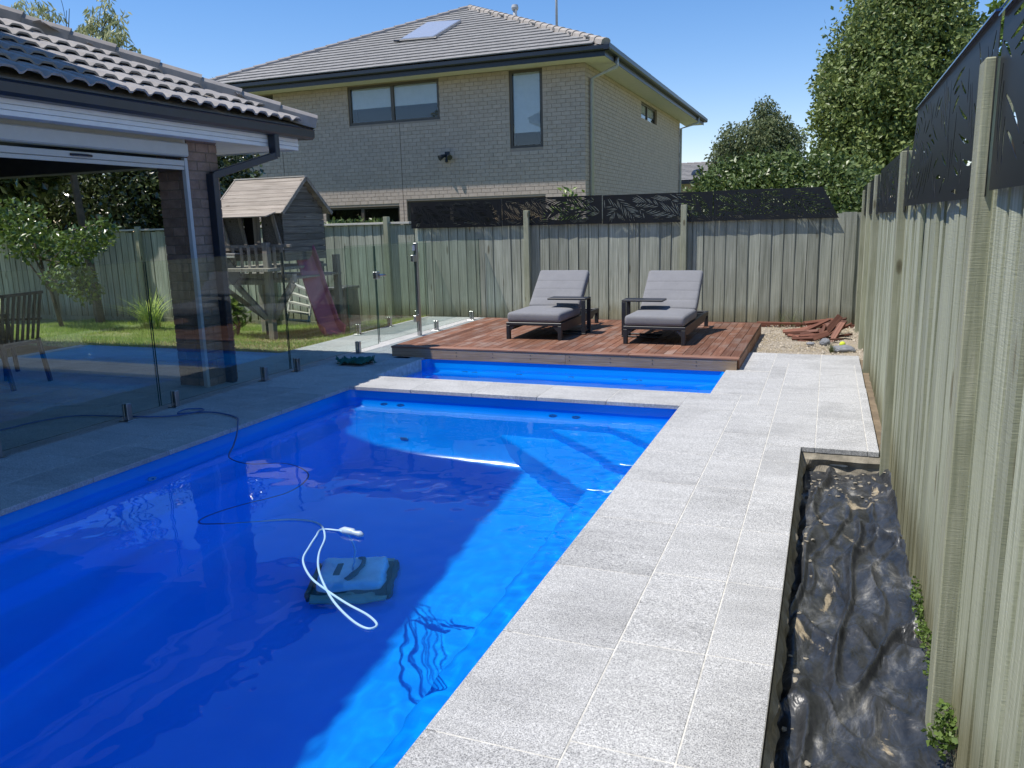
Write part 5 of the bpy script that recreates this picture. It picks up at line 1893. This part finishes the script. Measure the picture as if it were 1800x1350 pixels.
# pink slide
sd = thing('slide', 'faded pink plastic slide coming down from the playhouse', 'slide', (-6.6, 9.9, -0.05))
bm = B()
path = spline([(-7.40, 10.05, 1.22), (-7.28, 10.0, 1.20), (-7.15, 9.95, 1.0), (-6.99, 9.88, 0.62), (-6.84, 9.82, 0.30), (-6.72, 9.76, 0.08), (-6.58, 9.70, 0.0)], 4)
rings = []
side = V((0.5, 0.86, 0)).normalized()
for p in path:
    rings.append([bm.verts.new(p + side * s * 0.42 + V((0, 0, h))) for s, h in ((-0.42, 0.10), (-0.40, 0.115), (-0.36, 0.1), (-0.30, 0.0), (0.30, 0.0), (0.36, 0.1), (0.40, 0.115), (0.42, 0.1), (0.36, -0.02), (-0.36, -0.02))])
for a, b_ in zip(rings, rings[1:]):
    for k in range(10):
        bm.faces.new((a[k], a[(k + 1) % 10], b_[(k + 1) % 10], b_[k]))
bm.faces.new(rings[0]); bm.faces.new(rings[-1][::-1])
obj('slide_bed', bm, 'pinkslide', sd, smooth=False)
bm = B()
for k in (8, 16):
    p = path[k]
    tube(bm, [p + side * 0.2, V((p.x + side.x * 0.2, p.y + side.y * 0.2, -0.12))], 0.015, 6)
obj('slide_leg', bm, 'pinkslide', sd)

# white ladder
ld = thing('ladder', 'pale timber step ladder leaning at the playhouse platform', 'ladder', (-7.35, 10.2, -0.1))
for s in (0, 1):
    p = at(615 - 110 + (0 if s == 0 else 40), 565, 10.1)
la = [at(505, 563, 10.75), at(543, 566, 10.75)]
lt = [at(514, 499, 11.0), at(548, 513, 11.0)]
for a, b_ in zip(la, lt):
    bm = B(); bar(bm, a, b_, 0.025, 0.05); obj('stile', bm, 'white_wood', ld)
for k in range(5):
    f = 0.02 + 0.245 * k
    a, b_ = la[0].lerp(lt[0], f), la[1].lerp(lt[1], f)
    if k == 4:
        b_ = a + (b_ - a) * 0.8
    bm = B(); bar(bm, a, b_, 0.10, 0.028); obj('rung', bm, 'white_wood', ld)
# soft toy on the platform
ty = thing('soft_toy', 'pink and white soft toy sitting on the playhouse platform', 'toy', (-8.42, 9.40, 0.9))
for c, r_, mt_ in (((-8.46, 9.40, 0.93), 0.055, 'toywhite'), ((-8.36, 9.40, 0.97), 0.06, 'pink'), ((-8.32, 9.37, 1.04), 0.035, 'pink'), ((-8.27, 9.39, 0.94), 0.045, 'toywhite')):
    bm = B()
    bmesh.ops.create_icosphere(bm, subdivisions=2, radius=r_, matrix=Matrix.Translation(c) @ Matrix.Diagonal((1.15, 0.9, 0.9, 1)))
    for v in bm.verts:
        v.co += V((1, 1, 1)) * 0.008 * noise.noise(v.co * 30)
    obj('toy_body' if r_ > 0.05 else 'toy_limb', bm, mt_, ty, smooth=True)
# grey compost bin behind the slide
bn = at(606, 558, 11.3)
bt = thing('compost_bin', 'dark grey compost bin beside the back fence behind the slide', 'bin', (bn.x, 11.3, -0.15))
bm = B()
prism(bm, [(bn.x - 0.17, -0.2), (bn.x + 0.19, -0.2), (bn.x + 0.16, 0.50), (bn.x - 0.15, 0.50)], 'y', 11.1, 11.5)
obj('body', bm, 'bin', bt)
boxobj('lid', bn.x - 0.17, bn.x + 0.18, 11.07, 11.53, 0.502, 0.55, 'bin', bt, 0.01)

# ------------------------------------------------------------ patio furniture behind the glass
def patio_chair(loc, rz, label):
    t = thing('patio_chair', label, 'chair', (0, 0, 0), 'dark outdoor dining chairs in the covered patio')
    def part(name, f):
        bm = B(); f(bm)
        return link(name, mesh(name, bm, 'darkmetal'), t, local=True)
    for sx in (-1, 1):
        part('leg', lambda bm: bar(bm, (sx * 0.25, -0.24, 0), (sx * 0.25, -0.20, 0.64), 0.035, 0.035))
        part('leg', lambda bm: bar(bm, (sx * 0.25, 0.28, 0), (sx * 0.25, 0.20, 0.46), 0.035, 0.035))
        part('armrest', lambda bm: bar(bm, (sx * 0.25, -0.23, 0.645), (sx * 0.25, 0.26, 0.66), 0.05, 0.025))
    part('seat', lambda bm: bbox(bm, -0.235, 0.235, -0.22, 0.22, 0.41, 0.44, 0.006))
    part('backrest', lambda bm: [bar(bm, (-0.25 + 0.07 * k, 0.20, 0.46), (-0.25 + 0.07 * k, 0.30, 0.92), 0.03, 0.012) for k in range(8)])
    part('top_rail', lambda bm: bar(bm, (-0.27, 0.305, 0.93), (0.27, 0.305, 0.93), 0.035, 0.03))
    t.location = loc
    t.rotation_euler = (0, 0, rz)
    return t
patio_chair((-7.75, 5.55, 0), R(-78), 'dark outdoor chair behind the glass fence, nearest the brick pillar')
patio_chair((-8.75, 6.0, 0), R(170), 'dark outdoor chair behind the glass, at the far left edge of the photo')
tbp = thing('patio_table', 'dark outdoor dining table behind the glass at the left edge', 'table', (-8.1, 5.0, 0))
boxobj('table_top', -8.9, -7.45, 4.3, 5.3, 0.70, 0.735, 'darkmetal', tbp)
for x, y in ((-8.8, 4.4), (-7.55, 4.4), (-8.8, 5.2), (-7.55, 5.2)):
    boxobj('leg', x - 0.035, x + 0.035, y - 0.035, y + 0.035, 0, 0.695, 'darkmetal', tbp)

# ------------------------------------------------------------ offcut heap, ball, stones
rg = random.Random(21)
oc = at(1440, 590, 10.6)
spec = [  # (u, v, y, length, width, yaw, pitch)
    (1455, 588, 10.75, 0.62, 0.09, 38, 20), (1438, 583, 10.8, 0.55, 0.09, 20, 8), (1405, 580, 10.9, 0.5, 0.07, 12, 4), (1418, 590, 10.6, 0.42, 0.06, 10, 3),
    (1475, 578, 10.9, 0.40, 0.10, 65, 25), (1452, 572, 11.1, 0.45, 0.09, -6, 5), (1430, 596, 10.45, 0.5, 0.10, 32, 12), (1410, 597, 10.4, 0.3, 0.05, 5, 2), (1395, 592, 10.6, 0.22, 0.05, -40, 0),
    (1465, 565, 11.2, 0.4, 0.09, -10, 12), (1480, 590, 10.7, 0.3, 0.09, -30, 10), (1440, 565, 11.2, 0.5, 0.09, 30, 3), (1425, 575, 11.0, 0.45, 0.07, 22, 10), (1468, 597, 10.4, 0.22, 0.08, -20, 5),
    (1460, 575, 10.8, 0.5, 0.10, 48, 30), (1435, 572, 10.95, 0.45, 0.09, 25, 18), (1470, 585, 10.6, 0.42, 0.10, 58, 32), (1447, 580, 10.7, 0.25, 0.05, 80, 20), (1400, 585, 10.75, 0.35, 0.05, 18, 2), (1485, 575, 10.9, 0.3, 0.05, -50, 20), (1415, 583, 10.8, 0.4, 0.05, -15, 6)]
for i, (u, v, y, L, W, yaw, pit) in enumerate(spec):
    bm = B()
    bbox(bm, -L * 0.41, L * 0.41, -W * 0.39, W * 0.39, -0.011, 0.011, 0.002)
    p = at(u, v, y)
    p.z = max(p.z, 0.0 + 0.012)
    lb = '%s red brown decking offcut %s of the corner heap' % (('long', 'short')[L < 0.4] + (' broad', ' narrow')[W < 0.08], 'at the left end' if u < 1420 else 'at the right end' if u > 1462 else 'in the upper middle' if v < 580 else 'in the lower middle')
    if i == 0:
        lb = 'long broad offcut leaning on top of the heap in the back right corner'
    elif i == 6:
        lb = 'orange brown offcut sloping down at the front of the heap'
    o = obj('timber_offcut', bm, 'offcut', label=lb, category='offcut', group='timber offcuts heaped by the right fence')
    o.location = p
    o.rotation_euler = (R(rg.uniform(-10, 60)), R(-pit * 1.3), R(yaw))
bm = B(); bbox(bm, -0.55, 0.55, -0.045, 0.045, -0.01, 0.01, 0.002)
o = obj('timber_offcut', bm, 'offcut', label='long thin board lying flat against the foot of the back fence', category='offcut')
o.location = (-0.35, 11.75, 0.03)
def stone(name, loc, sz, mat, label, cat, seed):
    bm = B()
    bmesh.ops.create_icosphere(bm, subdivisions=3, radius=1, matrix=Matrix.Identity(4))
    for v in bm.verts:
        v.co *= 1 + 0.25 * noise.noise(v.co * 1.2 + V((seed, 0, 0))) + 0.08 * noise.noise(v.co * 4)
        v.co.x *= sz[0]; v.co.y *= sz[1]; v.co.z *= sz[2]
    o = obj(name, bm, mat, smooth=False, label=label, category=cat)
    o.location = loc
    return o
pp = at(1484, 611, 9.75)
stone('stone', (pp.x - 0.01, 9.72, -0.0), (0.13, 0.10, 0.045), 'rock', 'flat blue grey stone beside the tennis ball', 'stone', 3)
pp = at(1450, 600, 10.2)
stone('stone', (pp.x, 10.2, 0.0), (0.06, 0.06, 0.05), 'rock', 'small grey stone under the offcut heap', 'stone', 8)
pp = at(1425, 602, 10.15)
stone('stone', (pp.x, 10.1, -0.005), (0.05, 0.04, 0.02), 'rock', 'small flat stone in front of the offcut heap', 'stone', 12)
pp = at(1481, 602, 9.9)
bm = B()
bmesh.ops.create_uvsphere(bm, u_segments=20, v_segments=12, radius=0.034)
o = obj('tennis_ball', bm, 'yellow', smooth=True, label='yellow tennis ball beside the flat stone by the right fence', category='ball')
o.location = (pp.x, 9.88, 0.03)

def tuft(name, loc, n, h, mat, label, seed, spread=0.5, w_=0.004, cat='plant', **kw):
    r = random.Random(seed)
    bm = B()
    for k in range(n):
        a = r.uniform(0, 2 * pi)
        d = V((cos(a), sin(a), 0))
        L = h * r.uniform(0.6, 1.1)
        lean = r.uniform(0.05, spread)
        base = V(loc) + d * r.uniform(0, 0.25 * h * spread)
        s = V((-sin(a), cos(a), 0)) * w_
        prev = None
        for i in range(5):
            t = i / 4
            p = base + d * L * lean * t * t * 1.3 + V((0, 0, L * (t - 0.45 * lean * t * t)))
            ww = s * (1 - t * 0.9)
            cur = (bm.verts.new(p + ww), bm.verts.new(p - ww))
            if prev:
                bm.faces.new((prev[0], cur[0], cur[1], prev[1]))
            prev = cur
    return obj(name, bm, mat, recalc=False, label=label, category=cat, **kw)
tuft('grass_tuft', (at(1462, 612, 9.6).x, 9.6, -0.03), 90, 0.12, 'leaf_olive', 'spiky grey green grass tuft beside the flat stone', 5, 0.8, 0.003)
for i, (u, y, h, lb) in enumerate(((1375, 11.8, 0.30, 'wispy weed against the back fence right of the deck'), (1392, 11.8, 0.34, 'tall wispy weed against the back fence left of the offcut heap'), (1410, 11.75, 0.26, 'short wispy weed against the back fence touching the offcut heap'))):
    tuft('weed', (at(u, 565, y).x, y, -0.02), 26, h, 'leaf_olive', lb, 30 + i, 0.7, 0.0022)
tuft('strap_plant', (at(265, 562, 10.6).x, 10.6, -0.14), 120, 0.70, 'leaf_yellow', 'lime green strappy plant in front of the left back fence', 8, 0.95, 0.016)

def leafy(name, lumps, n, L, W, mat, label, seed, base, stems=5, cat='shrub', sr=0.012, **kw):
    t = thing(name, label, cat, base)
    obj('foliage', crown(lumps, n, L, W, seed, **kw), mat, t, recalc=False)
    r = random.Random(seed)
    bm = B()
    for k in range(stems):
        l = lumps[k % len(lumps)]
        e = V(l[:3]) + V((r.uniform(-.6, .6) * l[3], r.uniform(-.6, .6) * l[4], r.uniform(-.3, .6) * l[5]))
        s = V(base) + V((r.uniform(-.05, .05), r.uniform(-.05, .05), 0))
        tube(bm, spline([s, s.lerp(e, 0.5) + V((r.uniform(-1, 1), r.uniform(-1, 1), 0)) * 8 * sr, e], 3), sr, 5)
    obj('stem', bm, 'bark', t, kind='stuff')
    return t
# broad leaved plant near the pillar
bp = at(414, 575, 9.9)
leafy('pumpkin_plant', [(bp.x, 9.9, 0.22, 0.22, 0.2, 0.3)], 70, 0.15, 0.07, 'leaf_lime', 'broad leaved green plant beside the brick pillar on the lawn', 41, (bp.x, 9.9, -0.12), shell_=0.2)
# creeping weeds at the right fence foot
bm_l = []
leafy('weed', [(0.385, 2.42, -0.03, 0.035, 0.06, 0.05), (0.41, 2.50, -0.01, 0.03, 0.05, 0.05)], 230, 0.020, 0.009, 'weed', 'small leafy green weed at the foot of the nearest fence post', 51, (0.42, 2.45, -0.13), shell_=0.2, sr=0.0015, cat='weed')
leafy('creeping_weed', [(0.405, 2.75 + 0.14 * k, -0.07 + 0.02 * (k % 3), 0.018, 0.07, 0.05) for k in range(6)], 420, 0.017, 0.008, 'weed', 'creeping green weed along the fence foot beside the plastic sheet', 52, (0.42, 3.3, -0.13), shell_=0.2, sr=0.001, cat='weed', stems=6)

# citrus tree left
c0 = at(105, 440, 10.2)
tree('citrus_tree', 'glossy citrus tree in front of the shaded left back fence', 'tree', (c0.x - 0.2, 10.2, -0.1),
     [(at(60, 425, 10.1).x, 10.1, at(60, 425, 10.1).z, 0.62, 0.5, 0.34), (at(140, 430, 10).x, 10, at(140, 430, 10).z, 0.45, 0.45, 0.30), (at(120, 485, 9.9).x, 9.9, at(120, 485, 9.9).z, 0.42, 0.4, 0.30), (at(25, 400, 10.3).x, 10.3, at(25, 400, 10.3).z + 0.1, 0.6, 0.5, 0.4),
      (at(150, 510, 9.9).x, 9.9, at(150, 510, 9.9).z, 0.3, 0.3, 0.22), (at(175, 410, 10).x, 10, at(175, 410, 10).z, 0.25, 0.3, 0.25)], 2900, 0.10, 0.032, 'leaf_citrus', 61, 0.04, 8, shell_=0.3)
tree('dark_tree', 'tall dark tree at the left edge leaning over the shaded left fence', 'tree', (-15.6, 10.6, -0.3),
     [(-15.4, 11.0, 3.0, 1.3, 0.8, 1.0), (-14.4, 11.2, 2.9, 1.0, 0.6, 0.7), (-13.9, 11.3, 3.1, 0.6, 0.5, 0.6), (-16.4, 10.8, 3.6, 1.3, 1.0, 1.2), (-16.6, 11.0, 2.4, 1.0, 0.8, 0.8)], 17000, 0.19, 0.07, 'leaf_dark', 66, 0.13, 6, shell_=0.25)
# dark hedge trees beyond the left part of the back fence
for i, (u, v, y, rx, rz, lb) in enumerate(((40, 330, 13.2, 1.9, 1.7, 'dense dark glossy tree beyond the back fence at the left edge'), (185, 345, 13.0, 1.6, 1.5, 'dense dark glossy tree beyond the back fence left of the brick pillar'),
                                          (330, 330, 13.6, 1.5, 1.6, 'dense dark tree beyond the fence between brick pillar and playhouse'))):
    c = at(u, v, y)
    tree('dark_tree', lb, 'tree', (c.x, y, -0.3), [(c.x, y, c.z, rx, 1.0, rz), (c.x - 0.8, y + .2, c.z - 0.5, 0.9, 0.9, 1.0), (c.x + 0.8, y + .1, c.z - 0.4, 0.9, 0.9, 1.1), (c.x, y + 0.6, c.z + 0.9, 1.3, 1.0, 1.2)], 11000, 0.14, 0.038, 'leaf_dark', 70 + i, 0.12, 6, shell_=0.35)
for i, (u0, v0, y) in enumerate(((628, 400, 12.5), (1003, 352, 13.0))):
    c = at(u0, v0, y)
    if i == 0:
        leafy('shrub', [(c.x - 0.5 + 0.33 * k, y, c.z - 0.05, 0.26, 0.3, 0.20) for k in range(4)], 1500, 0.10, 0.022, 'leaf_hedge', 'clipped shrub top showing over the capped back fence beside the playhouse', 80, (c.x, y, -0.3), shell_=0.3)
    else:
        leafy('shrub', [(c.x, y, c.z - 0.1, 0.30, 0.3, 0.30), (c.x - 0.1, y, c.z - 0.45, 0.35, 0.3, 0.35)], 330, 0.13, 0.028, 'leaf_lime', 'young leafy shrub poking over the back fence screens', 81, (c.x, y, -0.3), shell_=0.2)
c = at(398, 300, 17.5)
leafy('shrub', [(c.x - 0.3, 17.5, c.z - 0.3 * k, 0.6, 0.6, 0.6) for k in range(4)], 2500, 0.13, 0.04, 'leaf_hedge', 'green bush at the left end of the brick house', 85, (c.x, 17.5, -0.3), shell_=0.3)

# hedge over the right end of the back fence
hl = []
for u, v, y, r_ in ((1245, 325, 15.2, 0.55), (1270, 300, 15.4, 0.65), (1300, 292, 15.5, 0.6), (1335, 290, 15.6, 0.7), (1375, 290, 15.4, 0.75), (1415, 290, 15.2, 0.75), (1450, 290, 15.0, 0.7), (1480, 300, 14.8, 0.7), (1320, 325, 15.0, 0.8), (1400, 325, 15.0, 0.8), (1465, 335, 14.6, 0.8), (1500, 330, 14.4, .7)):
    c = at(u, v, y)
    hl.append((c.x, y, c.z - 0.28, r_ * 0.78, r_ * 0.8, r_ * 0.66))
hb = at(1380, 330, 15.2)
tree('hedge_shrub', 'broad green hedge shrub behind the back fence in front of the big tree', 'shrub', (hb.x, 15.2, -0.3), hl, 20000, 0.10, 0.028, 'leaf_hedge', 91, 0.09, 8, shell_=0.35, clump=5)
# big rounded tree
bl = []
for u, v, y, r_ in ((1580, 140, 19, 1.75), (1540, 190, 18.5, 1.4), (1500, 150, 19, 0.95), (1560, 70, 19, 1.3), (1620, 40, 19, 1.15), (1500, 235, 18.5, 1.0), (1590, 250, 18.5, 1.5), (1640, 120, 19, 1.1), (1630, 220, 19, 1.3), (1530, 290, 18, 1.0),
                    (1600, -10, 19.5, 1.0), (1640, -20, 19.5, 0.9), (1475, 165, 18.8, 0.5), (1480, 265, 18.3, 0.6), (1550, 10, 19.2, 0.6), (1690, 60, 19, 0.5), (1462, 205, 18.6, 0.42), (1665, 175, 19, 0.7), (1470, 125, 19, 0.35), (1520, 60, 19, 0.5)):
    c = at(u, v, y)
    bl.append((c.x, y, c.z, r_ * 0.86, r_ * 0.86, r_ * 0.86))
tb_ = at(1600, 330, 19)
tree('round_tree', 'big rounded dense green tree rising behind the right corner of the fences', 'tree', (tb_.x, 19, -0.3), bl, 120000, 0.115, 0.030, 'leaf_oak', 95, 0.22, 12, shell_=0.5, gap=0.6, clump=6, droop=0.2)
c = at(1790, 40, 15)
tree('pale_tree', 'yellow green tree partly cut off by the top right screens', 'tree', (c.x + 0.3, 15, -0.3), [(c.x + 0.1, 15, c.z, 0.55, 0.7, 0.6), (c.x + 0.35, 15.3, c.z - 0.7, 0.6, .7, 0.6), (c.x + 0.7, 15, c.z + 0.7, 0.8, .8, 0.8)], 4000, 0.14, 0.045, 'leaf_lime', 96, 0.12, 6, shell_=0.3)
# distant olive trees
c1, c2 = at(1315, 245, 44), at(1355, 235, 45)
tree('gum_tree', 'distant round olive green tree left of the taller gum', 'tree', (c1.x, 44, -0.3), [(c1.x, 44, c1.z - 0.2, 1.7, 1.5, 1.2), (c1.x - .9, 44, c1.z - 0.9, 1.1, 1.1, 1.0), (c1.x + 0.9, 44, c1.z - 0.9, 1.2, 1.2, 1.1)], 9000, 0.2, 0.05, 'leaf_olive', 97, 0.2, 6, shell_=0.4, droop=0.8)
tree('gum_tree', 'distant taller pointed gum tree beyond the hedge', 'tree', (c2.x, 45, -0.3), [(at(1345, 205, 45).x, 45, at(1345, 205, 45).z, 0.7, 0.8, 1.0), (at(1358, 235, 45).x, 45, at(1358, 235, 45).z, 1.2, 1.2, 1.1), (at(1378, 250, 45).x, 45, at(1378, 250, 45).z, 1.2, 1.2, 0.9), (at(1350, 265, 45).x, 45, at(1350, 265, 45).z, 1.6, 1.4, 1.1)], 9000, 0.2, 0.05, 'leaf_olive', 98, 0.2, 6, shell_=0.4, droop=0.9)
# gum sprays above the near roof
def spray_tree(name, label, base, tips, seed):
    t = thing(name, label, 'tree', base)
    r = random.Random(seed)
    bm = B(); lf = B()
    root = V(base)
    fork = V((tips[0][0] * 0.5 + tips[-1][0] * 0.5, base[1], base[2] + 3.2))
    tube(bm, [root, fork], [0.09, 0.06], 7)
    for (x, y, z, rad, dens) in tips:
        e = V((x, y, z))
        mid = fork.lerp(e, 0.55) + V((r.uniform(-.2, .2), r.uniform(-.2, .2), -0.15))
        pts = spline([fork, mid, e], 6)
        tube(bm, pts, [0.035 * (1 - 0.07 * i) for i in range(len(pts))], 5)
        for k in range(int(9 * max(dens, 0.3))):
            s = pts[r.randint(5, len(pts) - 1)]
            q = e + rdir(r) * rad * r.uniform(0.5, 1)
            tw = spline([s, s.lerp(q, 0.6) + V((0, 0, 0.1)), q], 3)
            tube(bm, tw, 0.006, 4)
            for m_ in range(int(38 * dens)):
                p = tw[r.randint(2, len(tw) - 1)] + rdir(r) * rad * 0.28
                leafquad(lf, p, (rdir(r) * 0.8 + V((0, 0, -0.9))).normalized(), rdir(r), r.uniform(0.12, 0.20), 0.020)
    obj('foliage', lf, 'leaf_gum', t, recalc=False)
    obj('branch', bm, 'bark', t, kind='stuff')
def tip(u, v, y, rad, dens):
    c = at(u, v, y)
    return (c.x, c.y, c.z, rad * 1.5, dens)
gb = at(120, 120, 11.5)
spray_tree('gum_tree', 'sparse young gum tree with airy sprays above the near tiled roof', (gb.x, 11.5, -0.2),
           [tip(40, 30, 11.5, 0.22, 0.9), tip(75, 28, 11.4, 0.25, 1.0), tip(85, 62, 11.5, 0.22, 0.9), tip(122, 15, 11.5, 0.2, 0.0), tip(165, 45, 11.5, 0.22, 0.9), tip(190, 22, 11.6, 0.22, 0.7), tip(215, 85, 11.3, 0.24, 1.0), tip(175, 85, 11.4, 0.22, 1.0), tip(140, 75, 11.4, 0.2, 0.8)], 5)
